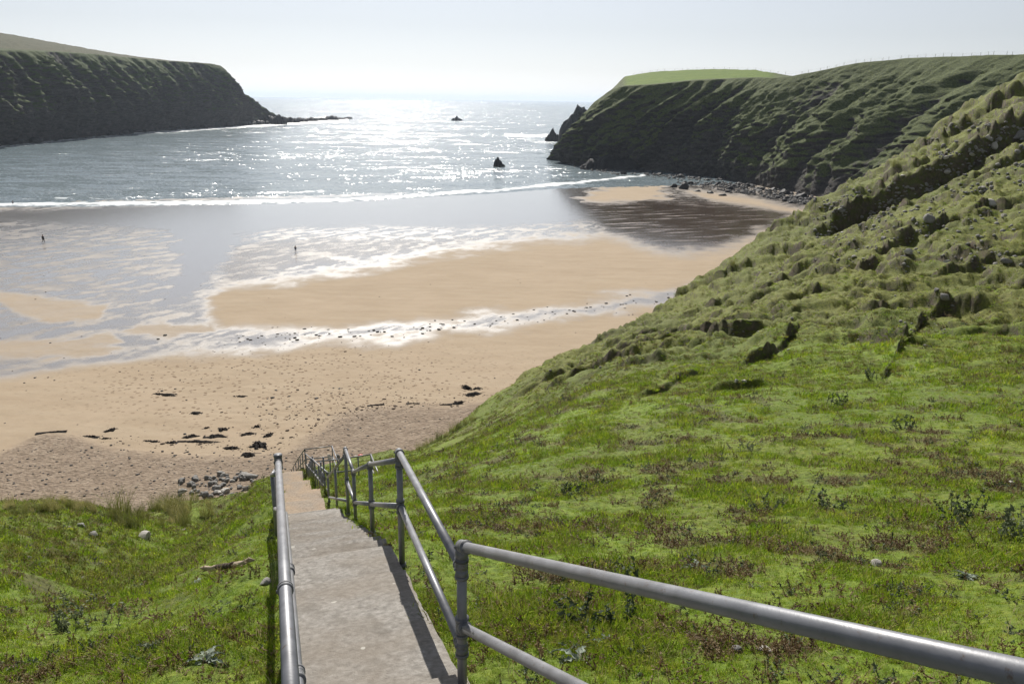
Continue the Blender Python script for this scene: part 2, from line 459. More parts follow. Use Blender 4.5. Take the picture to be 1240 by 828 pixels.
def mat_leaf(name, stops, transl=.35, rough=.6):
    t = NT(name)
    oi = t.n('ObjectInfo').outputs['Random']
    tip = t.attr('tip')
    c = t.ramp(t.math('ADD', t.math('MULTIPLY', oi, .75), t.math('MULTIPLY', tip, .25)), *stops)
    b = t.bsdf(c, rough, .25)
    tr = t.n('BsdfTranslucent', Color=c)
    mx = t.n('MixShader', i0=transl); t.set(mx.inputs[1], b); t.set(mx.inputs[2], tr)
    t.t.links.new(mx.outputs[0], t.out.inputs[0])
    return t.m

M = {}
M['hill'] = mat_hill()
M['concrete'] = mat_concrete()
def mat_sandy():
    t = NT('sandy_concrete'); p = t.coord(); a = t.noise(p, 18, 5, .65); w = t.noise(p, 1.2, 4)
    c = t.mix(t.ramp(w, (.35, .25), (.6, 1.0)), t.ramp(a, (.25, (.15, .13, .11)), (.8, (.34, .31, .27))), t.ramp(a, (.3, (.27, .20, .14)), (.7, (.40, .31, .22))))
    return t.done(t.bsdf(c, .9, .2, nrm=t.bump(a, .5, .012)))
M['sandy'] = mat_sandy()
M['galv'] = mat_galv('galvanised_steel', (.20, .205, .222), .45, .22)
M['fit'] = mat_galv('cast_clamp_fitting', (.15, .155, .165), .5, .3)
M['cliff_near'] = mat_cliff('grassy_cliff', -.46, (.006, .006, .007), (.105, .095, .085), glo=(.014, .022, .007), ghi=(.135, .165, .048))
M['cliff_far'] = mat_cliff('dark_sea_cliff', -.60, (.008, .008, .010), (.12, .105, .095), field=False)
M['searock'] = mat_rock('sea_rock', (.008, .008, .009), (.045, .042, .040), .75, .12)
M['boulder'] = mat_rock('beach_boulder', (.014, .014, .016), (.060, .057, .056), .7, 1.0)
M['stone'] = mat_rock('pale_stone', (.34, .32, .29), (.62, .59, .54), .85, 2.0, lichen=(.55, .53, .47))
M['dstone'] = mat_rock('grey_stone', (.13, .127, .122), (.33, .315, .295), .85, 2.0, lichen=(.34, .33, .29))
M['weed'] = mat_rock('wet_kelp', (.004, .003, .003), (.020, .014, .010), .85, 1.5, .15)
M['grass'] = mat_leaf('grass_blade', ((0, (0.101, 0.180, 0.007)), (.4, (0.212, 0.334, 0.012)), (.75, (0.340, 0.418, 0.025)), (1, (0.493, 0.434, 0.109))), .55)
M['drygrass'] = mat_leaf('rough_grass', ((0, (.065, .078, .011)), (.5, (.155, .160, .024)), (1, (.32, .27, .09))), .42)
M['marram'] = mat_leaf('marram_blade', ((0, (.12, .14, .035)), (.5, (.28, .28, .085)), (1, (.52, .45, .22))), .3)
M['bracken'] = mat_leaf('dead_bracken', ((0, (.055, .034, .016)), (.45, (.155, .10, .046)), (.8, (.24, .175, .085)), (1, (.38, .32, .19))), .3)
M['weedleaf'] = mat_leaf('grey_green_weed', ((0, (.035, .055, .025)), (.6, (.085, .115, .055)), (1, (.17, .19, .11))), .25)
M['thistle'] = mat_leaf('silver_thistle', ((0, (.16, .20, .15)), (1, (.32, .37, .30))), .2)

def flat_mat(name, col, rough=.8, sc=20):
    t = NT(name); p = t.coord(obj=True)
    c = t.mix(t.noise(p, sc, 4), tuple(x * .6 for x in col), tuple(min(1, x * 1.3) for x in col))
    return t.done(t.bsdf(c, rough, .3, nrm=t.bump(t.noise(p, sc * 2, 3), .3, .01)))
M['drift'] = flat_mat('bleached_driftwood', (.36, .29, .21), .85, 30)
M['bark'] = flat_mat('dark_bark', (.07, .05, .035), .9, 30)
M['post'] = flat_mat('fence_timber', (.10, .085, .07), .9)
M['wire'] = flat_mat('fence_wire', (.12, .12, .12), .6)
M['straw'] = mat_leaf('straw_stalk', ((0, (.30, .25, .12)), (1, (.55, .48, .27))), .3)
M['scrap'] = flat_mat('dry_weed_scraps', (.075, .050, .032), .9)
M['skin'] = flat_mat('skin', (.42, .25, .18), .6)
M['dark_cloth'] = flat_mat('dark_cloth', (.02, .022, .03), .85)
M['hair'] = flat_mat('dark_hair', (.02, .014, .01), .7)
M['blue_cloth'] = flat_mat('blue_cloth', (.04, .06, .13), .85)
M['red'] = flat_mat('red_plastic', (.45, .03, .02), .5)

# ================================================================== NEAR HILLSIDE
dry = np.clip(rough * .75 + sstep(-.1, .5, fbm2(X / 9, Yw / 9, 3, 91)) * .5 + .3 * sstep(20, 50, R), 0, 1)
hz = sstep(.0, .45, heath) * sstep(70, 40, R) * (1 - near_st)
band = np.exp(-((PV - 545) / 75.0) ** 2) * sstep(490, 640, PU) + np.exp(-((PV - 690) / 130.0) ** 2) * 1.0
hz = np.clip(hz * (.35 + band), 0, 1)
hill = bpy.data.objects.new('hillside', np_mesh('hillside', np.stack([VX, VY, VZ], 1), grid_faces(NR, len(az))[:, ::-1], M['hill'],
        attrs=dict(dry=dry, heath=hz, earth=earth)))
link(hill); hill['kind'] = 'structure'

# ================================================================== BEACH
BN = np.array([-.36, .933]); BD = 262.0
def beach_z(x, y):
    d = BD - (x * BN[0] + y * BN[1])
    return np.clip(.0115 * d, -3, 2.6)
def beach_hit(u, v):
    d = ray(u, v); n = np.array([0.0115 * BN[0], .0115 * BN[1], 1.0]); c = .0115 * BD
    t = (c - n @ EYE) / (n @ d)
    p = EYE + d * t
    p[2] = beach_z(p[0], p[1]); return p

def poly_sd(u, v, poly):
    """signed distance in the picture plane, >0 inside"""
    poly = np.array(poly, float); d2 = np.full(u.shape, 1e18); ins = np.zeros(u.shape, bool)
    for i in range(len(poly)):
        a = poly[i]; b = poly[(i + 1) % len(poly)]; e = b - a
        wx = u - a[0]; wy = v - a[1]
        t = np.clip((wx * e[0] + wy * e[1]) / (e @ e), 0, 1)
        d2 = np.minimum(d2, (wx - t * e[0]) ** 2 + (wy - t * e[1]) ** 2)
        c = (a[1] > v) != (b[1] > v)
        xi = (b[0] - a[0]) * (v - a[1]) / (b[1] - a[1] + 1e-12) + a[0]
        ins ^= c & (u < xi)
    return np.sqrt(d2) * np.where(ins, 1, -1)

def line_d(u, v, line):
    line = np.array(line, float); best = np.full(u.shape, 1e18)
    for a, b in zip(line[:-1], line[1:]):
        e = b - a; t = np.clip(((u - a[0]) * e[0] + (v - a[1]) * e[1]) / (e @ e), 0, 1)
        best = np.minimum(best, (u - a[0] - t * e[0]) ** 2 + (v - a[1] - t * e[1]) ** 2)
    return np.sqrt(best)

baz = np.radians(np.linspace(-46, 44, 1060)); br = np.exp(np.linspace(math.log(36), math.log(430), 820))
BA, BR = np.meshgrid(baz, br); BX = BR * np.sin(BA); BY = BR * np.cos(BA); BZ = beach_z(BX, BY)
bu, bv = proj(np.stack([BX, BY, BZ], -1))
w1 = fbm2(BX / 9, BY / 9, 4, 101); w2 = fbm2(BX / 2.2, BY / 2.2, 3, 105)
wv = bv + (w1 * 9 + w2 * 3) * sstep(240, 400, bv) + w1 * 3
wu = bu + (w1 * 25 + w2 * 8)
wet_poly = [(-120, 240), (0, 250), (700, 215), (800, 200), (990, 246), (965, 257), (945, 272), (905, 288), (875, 300), (830, 305), (790, 301), (735, 283), (640, 290), (560, 300), (430, 325),
            (270, 350), (243, 378), (262, 398), (330, 404), (420, 397), (620, 382), (850, 349), (900, 340), (900, 350), (850, 358), (620, 393), (430, 413), (300, 421), (150, 434), (0, 450), (-140, 468)]
wsd = poly_sd(wu, wv, wet_poly)
wet = sstep(-13, 9, wsd)
islands = [[(-20, 350), (60, 362), (130, 366), (118, 386), (60, 390), (20, 380)], [(145, 405), (180, 392), (250, 390), (262, 402), (200, 412)], [(-40, 420), (60, 410), (140, 405), (150, 415), (90, 430), (-60, 440)],
           [(765, 232), (800, 221), (806, 236), (770, 243), (700, 243)], [(700, 238), (765, 221), (800, 222), (800, 240), (730, 244)], [(828, 230), (900, 238), (985, 258), (960, 259), (930, 252), (860, 242)]]
for k, isl in enumerate(islands):
    wet = wet * (1 - (.8 if k < 3 else 1) * sstep(-5, 4, poly_sd(wu, wv if k < 3 else bv + w1 * 3, isl)))
# braided runnels of standing water over the wet sand
th = math.radians(58); ca, sa = math.cos(th), math.sin(th)
sx = BX * ca + BY * sa; sy = -BX * sa + BY * ca
run = fbm2(sx / 6.5 + .8 * w1, sy / 2.0 + .9 * w2, 4, 111)
film = wet * sstep(-.48, .26, run)
glint = sstep(-9, 8, poly_sd(bu + 14 * w1, bv + 3 * w1 + 2 * w2, [(290, 300), (330, 291), (440, 288), (575, 289), (560, 300), (470, 308), (360, 322), (275, 348), (262, 345), (270, 325)])) * wet 
film = np.maximum(film, sstep(-2, 10, poly_sd(wu, wv, [(-120, 240), (0, 252), (700, 218), (720, 250), (735, 270), (640, 279), (560, 282), (440, 280), (330, 284), (290, 292), (280, 318), (245, 345), (235, 372), (190, 372), (210, 320), (200, 285), (0, 272), (-120, 276)])) * wet)
film = np.maximum(film, wet * sstep(.5, 4.5, 7 - line_d(wu, bv + w2 * 3, [(-40, 430), (150, 412), (280, 404), (420, 402), (620, 387), (850, 353)])) * sstep(-.25, .1, fbm2(sx / 5, sy / 1.0, 3, 121)))
brown = sstep(-10, 12, poly_sd(bu + 12 * w1, bv + 4 * w1, [(690, 244), (705, 232), (770, 214), (790, 216), (730, 240), (790, 240), (840, 240), (960, 258), (900, 290), (870, 305), (800, 300), (740, 283)]))  # wet sand where the dark cliff's reflection is painted in as brown
film = np.where(brown > .02, film * (1 - brown) + brown * wet * sstep(-.75, .05, fbm2((BX + .3 * BY) / 12, (BY - .35 * BX) / 2.6, 4, 117)), film)
shin = sstep(-8, 14, poly_sd(bu + 20 * w1, bv + 8 * w1 + 3 * w2, [(-150, 570), (0, 549), (30, 535), (60, 523), (95, 527), (130, 540), (230, 548), (320, 548), (352, 545), (385, 524), (400, 500), (450, 492), (540, 491), (640, 470), (640, 680), (-150, 680)]))
foot = np.exp(-((bu - 370) / 230.0) ** 2 - ((bv - 470) / 45.0) ** 2) * (1 - wet) * (1 - shin)
foot = np.clip(foot * 1.3 + .25 * (1 - wet) * (1 - shin), 0, 1)
brown = sstep(-10, 12, poly_sd(bu + 12 * w1, bv + 4 * w1, [(690, 244), (705, 232), (770, 214), (790, 216), (730, 240), (790, 240), (840, 240), (960, 258), (900, 290), (870, 305), (800, 300), (740, 283)]))
# trampled sand and small relief: ripples, the little scarp where the shingle begins, hollows
BZ = BZ + .05 * w2 * (1 - wet) + .25 * shin * sstep(0, .5, shin) + .03 * shin * noise2(BX / .45, BY / .45, 131)
BZ = BZ + foot * .05 * fbm2(BX / .8, BY / .8, 3, 135)
BZ = BZ + (wet * .02 * noise2(sx / 1.6, sy / .5, 137)) * (1 - film)
def mat_beach():
    t = NT('beach_sand')
    p = t.coord()
    wet = t.attr('wet'); film = t.attr('film'); shin = t.attr('shingle'); foot = t.attr('foot'); glint = t.attr('glint'); brown = t.attr('brown')
    a = t.noise(p, .12, 5, .6); st = t.noise(t.coord((.10, .5, 1), (0, 0, .35)), 1, 5, .65); f = t.noise(p, 3.5, 5, .65); vf = t.noise(p, 16, 3)
    dry = t.ramp(st, (.2, (.310, .236, .160)), (.5, (.350, .274, .190)), (.85, (.40, .325, .235)))
    dry = t.mix(t.ramp(a, (.4, 0.0), (.65, .5)), dry, (.40, .315, .225))
    pk = t.voro(p, 1.45, out=0); pk2 = t.voro(p, 3.7, out=0)
    fp = t.math('MULTIPLY', t.math('LESS_THAN', t.math('ADD', pk, t.math('MULTIPLY', f, .25)), .37), t.ramp(foot, (.28, 0.0), (.95, .8)))
    dry = t.mix(fp, dry, (.15, .10, .06))
    peb = t.ramp(t.voro(p, 2.6, out=1), (.1, (0.119, 0.092, 0.071)), (.5, (0.255, 0.197, 0.145)), (.9, (0.365, 0.302, 0.232)))
    sc = t.mix(.62, peb, t.ramp(f, (.3, (0.163, 0.122, 0.086)), (.7, (0.318, 0.248, 0.184))))
    spk = t.ramp(t.voro(p, 1.9), (.10, 1.0), (.17, 0.0))
    sc = t.mix(t.math('MULTIPLY', spk, .8), sc, (.05, .042, .035))
    c = t.mix(shin, dry, sc)
    ws = t.ramp(st, (.25, (.155, .128, .105)), (.75, (.225, .19, .155)))
    ws = t.mix(brown, ws, t.ramp(t.noise(t.coord((.25, 1.1, 1), (0, 0, .2)), 1, 4), (.35, (.085, .055, .035)), (.65, (.17, .115, .075))))  # brown tint puts the reflected cliff into the sand colour
    c = t.mix(wet, c, ws)
    c = t.mix(t.math('MULTIPLY', film, .45), c, t.mix(brown, (.15, .135, .12), (.075, .05, .032)))  # film colour also darkened to brown for the painted cliff reflection
    rg = t.math('MULTIPLY_ADD', wet, -.36, .92); rg = t.math('SUBTRACT', rg, t.math('MULTIPLY', glint, .20))
    rg = t.math('SUBTRACT', rg, t.math('MULTIPLY', film, .36)); rg = t.math('SUBTRACT', rg, t.math('MULTIPLY', t.math('MULTIPLY', film, brown), .09))
    rip = t.noise(t.coord((.35, 2.2, 1), (0, 0, .35)), 1.3, 4, .6)
    hsum = t.math('ADD', t.math('MULTIPLY', rip, wet), t.math('ADD', t.math('MULTIPLY', f, .6), t.math('MULTIPLY', fp, -.8)))
    amt = t.math('MULTIPLY_ADD', film, -.8, 1.0)
    nb = t.n('Bump', Height=hsum, Distance=.06); t.set(nb.inputs['Strength'], t.math('MULTIPLY', amt, .55))
    h2 = t.math('MULTIPLY', t.math('ADD', pk2, f), shin)
    n = t.bump(h2, .8, .10, nb.outputs[0])
    b = t.bsdf(c, rg, .5, nrm=n)
    t.set(b.inputs['Specular IOR Level'], t.math('MULTIPLY_ADD', wet, .32, .15))
    t.set(b.inputs['Coat Weight'], t.math('MULTIPLY', film, .9)); b.inputs['Coat Roughness'].default_value = .10; b.inputs['Coat IOR'].default_value = 1.33
    t.set(b.inputs['Coat Normal'], nb)
    return t.done(b)
M['beach'] = mat_beach()
beach = bpy.data.objects.new('beach', np_mesh('beach', np.stack([BX, BY, BZ], -1).reshape(-1, 3), grid_faces(len(br), len(baz))[:, ::-1], M['beach'],
        attrs=dict(wet=wet, film=film * (1 - .6 * glint), glint=glint, shingle=shin, foot=foot, brown=brown)))
link(beach); beach['kind'] = 'structure'

_bh0 = beach_hit
def beach_hit(u, v):
    p = _bh0(u, v); a_ = math.atan2(p[0], p[1]); r_0 = math.hypot(p[0], p[1])
    i_ = int(np.clip(np.interp(a_, baz, np.arange(len(baz))), 0, len(baz) - 1)); j_ = int(np.clip(np.interp(r_0, br, np.arange(len(br))), 0, len(br) - 1))
    p[2] = BZ[j_, i_]; return p

# ================================================================== SEA
saz = np.concatenate([np.radians(np.linspace(-80, -37, 40)), np.radians(np.linspace(-36.5, 36.5, 900)), np.radians(np.linspace(37, 80, 40))])
sr = np.concatenate([np.exp(np.linspace(math.log(205), math.log(1400), 820)), np.exp(np.linspace(math.log(1420), math.log(32000), 90))])
SA, SR = np.meshgrid(saz, sr); SX = SR * np.sin(SA); SY = SR * np.cos(SA)
su, sv = proj(np.stack([SX, SY, SX * 0], -1))
sw = fbm2(SX / 14, SY / 14, 4, 141); sw2 = fbm2(SX / 3.5, SY / 3.5, 3, 145)
SURF = [(-80, 250), (0, 249), (100, 248), (200, 247), (350, 245), (450, 241), (560, 234), (640, 228), (700, 222), (745, 217), (780, 213)]
near = sstep(1400, 700, SR)
d1 = line_d(su, sv + sw * 2.2, SURF)
foam = sstep(2.9, .9, d1 + .9 * sstep(300, 760, su) - 1.3 * sw2) * sstep(-.6, 0, sw2 + .6 * sw)
d2_ = line_d(su, sv + sw * 2, [(-40, 258), (150, 256), (330, 254), (480, 247)])
foam = np.maximum(foam, .55 * sstep(2.0, .6, d2_) * sstep(.0, .3, sw2 + sw))
foam = np.maximum(foam, .5 * sstep(2.2, .8, line_d(su, sv + sw * 2, [(325, 234), (395, 232)])) * sstep(-.2, .3, sw2))
foam = np.maximum(foam, .5 * sstep(1.8, .6, line_d(su, sv + sw * 2, [(-30, 240), (90, 240.5), (190, 239)])) * sstep(.05, .35, sw2 + .5 * sw))
foam = np.maximum(foam, .8 * sstep(1.6, .5, line_d(su, sv + sw * 1.5, [(395, 249), (470, 246), (560, 240), (650, 233)])) * sstep(-.1, .25, sw2))
HB = [(-80, 184), (0, 177), (60, 171), (100, 167), (140, 164.5), (160, 161.5), (200, 159), (240, 156.5), (280, 153.5), (320, 151.5), (345, 149.5), (420, 146)]
dh = line_d(su, sv + sw * 2.5, HB)
foam = np.maximum(foam, sstep(2.6, .8, dh) * sstep(-.25, .15, sw2 + sw + .25 * sstep(150, 230, su)))
foam = np.maximum(foam, sstep(2.2, .8, line_d(su, sv + sw * 1.2, [(612, 163.5), (640, 165), (662, 164)])) * .9 * sstep(-.5, .1, sw2))
foam = np.maximum(foam, .5 * sstep(3.5, 1, line_d(su, sv + sw * 1.2, [(635, 168), (655, 172), (672, 173)])) * sstep(-.1, .3, sw2))
sn_ = SX * BN[0] + SY * BN[1]
SZ = .10 * near * np.sin(sn_ / 5.5 + 1.6 * sw) * sstep(BD, BD + 18, sn_) + .05 * near * sw2 + .38 * sstep(4.5, .5, d1) * near
def mat_sea():
    t = NT('sea_water')
    p = t.coord(); foam = t.attr('foam')
    a = t.noise(t.coord((.035, .10, 1), (0, 0, .3)), 1, 3); b = t.noise(t.coord((.22, .5, 1), (0, 0, .25)), 1, 4, .6); c3 = t.noise(t.coord((.8, 1.5, 1), (0, 0, .2)), 1, 3, .6); big = t.noise(t.coord((.006, .016, 1), (0, 0, .2)), 1, 4, .6)
    col = t.mix(t.noise(p, .01, 3), (.165, .215, .240), (.20, .245, .265))
    fo = t.math('MULTIPLY', foam, t.ramp(t.noise(p, .9, 5, .7), (.25, .35), (.55, 1.0)))
    c = t.mix(fo, col, (.80, .82, .83))
    gust = t.ramp(big, (.34, .42), (.62, 1.3))
    def slope(vec, sc, k, det):
        nd = t.n('TexNoise', i0=vec, Scale=sc, Detail=det, Roughness=.6).outputs[1]
        s_ = t.n('VectorMath', dict(operation='SUBTRACT'), i0=nd, i1=(.5, .5, .5)).outputs[0]
        return t.n('VectorMath', dict(operation='MULTIPLY'), i0=s_, i1=(k * .8, k, 0.0)).outputs[0]
    VA = lambda x, y: t.n('VectorMath', dict(operation='ADD'), i0=x, i1=y).outputs[0]
    s1 = slope(t.coord((.05, .14, 1), (0, 0, .3)), 1, 1.05, 2); s2 = slope(t.coord((.25, .6, 1), (0, 0, .2)), 1, .65, 3); s3 = slope(t.coord((.9, 1.6, 1), (0, 0, .1)), 1, 1.42, 2)
    sv_ = VA(VA(s1, s2), s3)
    sv_ = t.n('VectorMath', dict(operation='SCALE'), i0=sv_, Scale=gust).outputs[0]
    nn = VA(t.n('NewGeometry').outputs['Normal'], sv_)
    n = t.n('VectorMath', dict(operation='NORMALIZE'), i0=nn).outputs[0]
    r = t.math('MULTIPLY_ADD', fo, .6, .15)
    return t.done(t.bsdf(c, r, .5, nrm=n, IOR=1.33))
M['sea'] = mat_sea()
sea = bpy.data.objects.new('sea', np_mesh('sea', np.stack([SX, SY, SZ], -1).reshape(-1, 3), grid_faces(len(sr), len(saz))[:, ::-1], M['sea'], attrs=dict(foam=foam)))
link(sea); sea['kind'] = 'structure'

# ================================================================== HEADLANDS
def sheet(name, cols, nseg, nrow, mat, amp, gully, back_drop, tilt, seed, power=1.0, field_from=None):
    """cols: list of (base xyz, rim xyz, back xyz). Interpolates along, fills between with a cliff profile, then displaces."""
    B = np.array([c[0] for c in cols]); T = np.array([c[1] for c in cols]); K = np.array([c[2] for c in cols])
    s = np.concatenate([[0], np.cumsum(np.linalg.norm(np.diff((B + T) / 2, axis=0), axis=1))])
    si = np.linspace(0, s[-1], nseg)
    itp = lambda A: np.stack([np.interp(si, s, A[:, k]) for k in range(3)], 1)
    def smooth(A):
        A = A.copy()
        for _ in range(int(nseg / 120)):
            A[1:-1] = (A[:-2] + 2 * A[1:-1] + A[2:]) / 4
        return A
    b, tt, k = smooth(itp(B)), smooth(itp(T)), smooth(itp(K))
    rows = []; hg = []; fld = []
    nb = nrow // 3
    for q in np.linspace(0, 1, nrow):                              # cliff face
        zq = q
        hq = q ** power                                            # horizontal progress
        w = np.array([hq, hq, zq]); rows.append(b * (1 - w) + tt * w); hg.append(np.full(nseg, q)); fld.append(np.zeros(nseg))
    for q in np.linspace(0, 1, nb)[1:]:                             # plateau
        rows.append(tt * (1 - q) + k * q); hg.append(np.full(nseg, 1.0)); fld.append(np.full(nseg, float(sstep(.03, .10, q))))
    kb = k.copy(); kb[:, 2] = -4
    out = (k - b); out[:, 2] = 0; out /= np.linalg.norm(out, axis=1)[:, None] + 1e-9
    for q in (.3, 1.0):
        pnt = k + out * back_drop * q; pnt[:, 2] = k[:, 2] * (1 - q) - 4 * q; rows.append(pnt); hg.append(np.full(nseg, 1 - q)); fld.append(np.zeros(nseg))
    V = np.array(rows); hg = np.array(hg); fld = np.array(fld)
    # outward normal of the face (horizontal)
    tg = np.gradient(b, axis=0); nrm = np.stack([tg[:, 1], -tg[:, 0], np.zeros(nseg)], 1); nrm /= np.linalg.norm(nrm, axis=1)[:, None] + 1e-9
    flip = np.sign((nrm[:, :2] * (b - tt)[:, :2]).sum(1)); flip = np.where(flip == 0, 1, flip); nrm *= flip[:, None]
    along = np.broadcast_to(si, hg.shape); hh = V[..., 2]
    g = ridge2(along / gully + tilt * hh / gully + .5 * fbm3(V / (gully * 1.5), 2, seed + 3), hh / (gully * 5) + seed, 3, seed) * 1.15 + fbm3(V / (gully * .8), 4, seed + 5) * .5
    fine = .8 * fbm3(V / 3.0, 4, seed + 9) - 1.6 * np.abs(fbm3(V / np.array([7., 7., 4.]), 4, seed + 12)) + .5
    env = np.sin(np.clip(hg, 0, 1) * PI * .93 + .12) ** .8
    env = np.where(fld > 0, .05, env); env[-2:] = 0
    V = V + nrm[None] * ((g * amp + fine * amp * .28) * env)[..., None]
    V[..., 2] += (fbm3(V / 9, 3, seed + 20) * amp * .14 + fbm3(V / 2.2, 3, seed + 22) * .25) * np.where(fld > 0, .35, env)
    ff = fld; rib = np.clip(.5 + g * .8, 0, 1)
    if field_from: ff = fld * field_from(np.broadcast_to(np.arange(nseg) / (nseg - 1), fld.shape), V)
    fc = grid_faces(len(V), nseg)
    me = np_mesh(name, V.reshape(-1, 3), fc, mat, attrs=dict(hgt=hg, field=ff, crest=fld, rib=rib))
    o = bpy.data.objects.new(name, me); link(o); o['kind'] = 'structure'
    return o, V

def colsm(lst):
    out = []
    for (bu_, bv_), (tu, tv), setb, (ku, kv, kd) in lst:
        b = ground_z0(bu_, bv_, -.6)
        tY = b[1] + setb
        t_ = P(tu, tv, tY); k_ = P(ku, kv, tY + kd)
        out.append((b, t_, k_))
    return out

LEFT = colsm([((-330, 205), (-300, 66), 35, (-300, 20, 260)), ((-120, 188), (-110, 64), 35, (-110, 26, 260)), ((0, 177), (0, 61), 35, (0, 40, 260)), ((60, 171), (60, 63), 35, (60, 50.5, 230)), ((110, 166.5), (110, 66), 35, (110, 60, 180)),
              ((160, 161.5), (158, 70.5), 35, (158, 68, 120)), ((205, 158), (205, 74.5), 35, (205, 73.5, 80)), ((240, 156), (238, 76.5), 35, (238, 76, 60)), ((262, 154.5), (258, 78.5), 30, (258, 78, 50)),
              ((285, 153), (264, 80), 26, (264, 79.6, 45)), ((300, 152), (268, 92), 22, (268, 92, 40)), ((312, 151.3), (284, 110), 18, (284, 110, 40)), ((322, 150.5), (300, 126), 14, (300, 126, 35)), ((330, 150), (315, 138), 10, (315, 138, 30)), ((338, 149.5), (334, 147.5), 5, (334, 147.5, 20))])
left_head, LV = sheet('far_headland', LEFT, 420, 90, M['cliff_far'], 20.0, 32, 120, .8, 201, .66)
RIGHT = colsm([((681, 195), (684, 190), 3, (686, 189, 25)), ((684, 197), (694, 172), 6, (695, 172, 40)), ((690, 199.5), (708, 146), 11, (709, 146, 50)), ((700, 201.5), (722, 124), 16, (723, 123, 60)), ((715, 203), (740, 110), 15, (741, 109, 70)),
               ((735, 204.5), (755, 105), 16, (757, 92.5, 110)), ((760, 206), (790, 103), 17, (790, 87.5, 120)), ((795, 208.5), (835, 98.5), 20, (835, 84.5, 125)), ((840, 213), (880, 96), 24, (880, 84, 120)), ((875, 218), (915, 94.5), 29, (915, 85, 100)),
               ((905, 223.5), (940, 95), 36, (938, 88.5, 70)), ((930, 228.5), (962, 93), 46, (962, 92.5, 30)), ((950, 233), (990, 87.5), 52, (990, 87, 25)), ((975, 239), (1035, 77.5), 58, (1035, 77, 25)),
               ((1010, 247), (1100, 71.5), 66, (1100, 71, 25)), ((1080, 262), (1180, 68.5), 72, (1180, 68, 25)), ((1180, 275), (1250, 66.5), 78, (1250, 66, 25)), ((1300, 290), (1420, 62), 84, (1420, 61.5, 25)), ((1420, 305), (1640, 50), 90, (1640, 50, 25))])
def ffld(fr, V):
    u, v = proj(V); return sstep(752, 762, u) * sstep(948, 925, u)
right_head, RV = sheet('grassy_headland', RIGHT, 620, 130, M['cliff_near'], 10.5, 21, 60, -.85, 231, 1.0, ffld)

# ================================================================== STAIRS
stairs = empty('concrete_stairs', (float(SO[0]), float(SO[1]), 27.0))
tag(stairs, 'long straight flight of worn concrete steps running down the grass slope to the beach', 'stairs')
def slab(name, s0, s1, za, zb, jit=0.0, wl=STW, ext=.07):
    """a block of the stairs from s0 to s1, top sloping za to zb, built in world space with a slightly uneven top"""
    nx = max(2, int((s1 - s0) / .09)); ny = 11
    bm = bmesh.new(); g = []
    for i in range(nx + 1):
        row = []
        for j in range(ny + 1):
            s = s0 + (s1 - s0) * i / nx; n = -wl + (wl + ext) * j / ny
            if j in (0, ny): n += .018 * noise2(s * 3.1, j * 3.7, 301) + .008 * noise2(s * 11, j, 302)
            if i == nx: s += .008 * noise2(n * 6, s1 * 3, 303)
            x, y = stair_xy(s, n)
            z = 30 + za + (zb - za) * i / nx + .006 * float(noise2(x * 4, y * 4, 304)) + .0025 * float(noise2(x * 15, y * 15, 305))
            if i in (0, nx) or j in (0, ny): z -= .006
            row.append(bm.verts.new((x, y, z)))
        g.append(row)
    for i in range(nx):
        for j in range(ny): bm.faces.new((g[i][j], g[i][j + 1], g[i + 1][j + 1], g[i + 1][j]))
    loop = [g[0][j] for j in range(ny + 1)] + [g[i][ny] for i in range(1, nx + 1)] + [g[nx][j] for j in range(ny - 1, -1, -1)] + [g[i][0] for i in range(nx - 1, 0, -1)]
    zmin = 30 + min(za, zb) - .34
    lo = [bm.verts.new((v.co.x, v.co.y, zmin)) for v in loop]
    for a in range(len(loop)):
        b = (a + 1) % len(loop); bm.faces.new((loop[b], loop[a], lo[a], lo[b]))
    bm.faces.new(lo)
    bmesh.ops.recalc_face_normals(bm, faces=bm.faces)
    me_o = bm_obj(name, bm, M['sandy' if s0 > 8.5 else 'concrete'], stairs, smooth=False)
    me_o.location = -Vector(stairs.location)
    return me_o
for (sa, z0_, _k), (sb, z1_, kind) in zip(PROF[:-1], PROF[1:]):
    if sb <= -1 or kind == 'step': continue
    if kind == 'ramp':
        slab('landing_slab', max(sa, -3), sb - .04, z0_ if sa > -3 else z0_ + (z1_ - z0_) * (-3 - sa) / (sb - sa), z1_)
    else:
        n = max(2, round((z0_ - z1_) / .165)); L = (sb - sa) / n
        for i in range(n):
            zt = z0_ + (z1_ - z0_) * (i + 1) / n
            slab('step', sa + L * i + .003, sa + L * (i + 1) + .02, zt + .012, zt)

# ================================================================== HANDRAILS
RAD = .0245
def rail_thing(name, label, loc):
    o = empty(name, loc); tag(o, label, 'handrail', 'galvanised tube handrails along the steps'); return o
def pipe(root, name, pts, r=RAD, mat='galv', caps=True):
    bm = bmesh.new(); off = Vector(root.location)
    pts = [Vector(p) - off for p in pts]
    for a, b in zip(pts[:-1], pts[1:]): tube(bm, a, b, r, 24)
    for p in pts[1:-1]: ball(bm, p, r * 1.0)
    return bm_obj(name, bm, M[mat], root)
def fitting(root, c, axes, r=RAD * 1.28, l=.055):
    """a cast clamp: short sleeves round the tubes that meet, with a raised lip at each mouth and a grub screw"""
    bm = bmesh.new(); off = Vector(root.location); c = Vector(c) - off
    ball(bm, c, r * 1.02, 20)
    for a in axes:
        a = Vector(a).normalized()
        tube(bm, c, c + a * l, r, 24); tube(bm, c + a * (l - .012), c + a * (l + .004), r * 1.10, 24)
    a = Vector(axes[0]).normalized(); sdir = a.cross(Vector((.3, -.9, .2))).normalized()
    tube(bm, c, c + sdir * (r + .006), .008, 8)
    return bm_obj('clamp_fitting', bm, M['fit'], root)
def Vp(u, v, Y): return Vector(P(u, v, Y).tolist())
UPV = Vector((0, 0, 1))
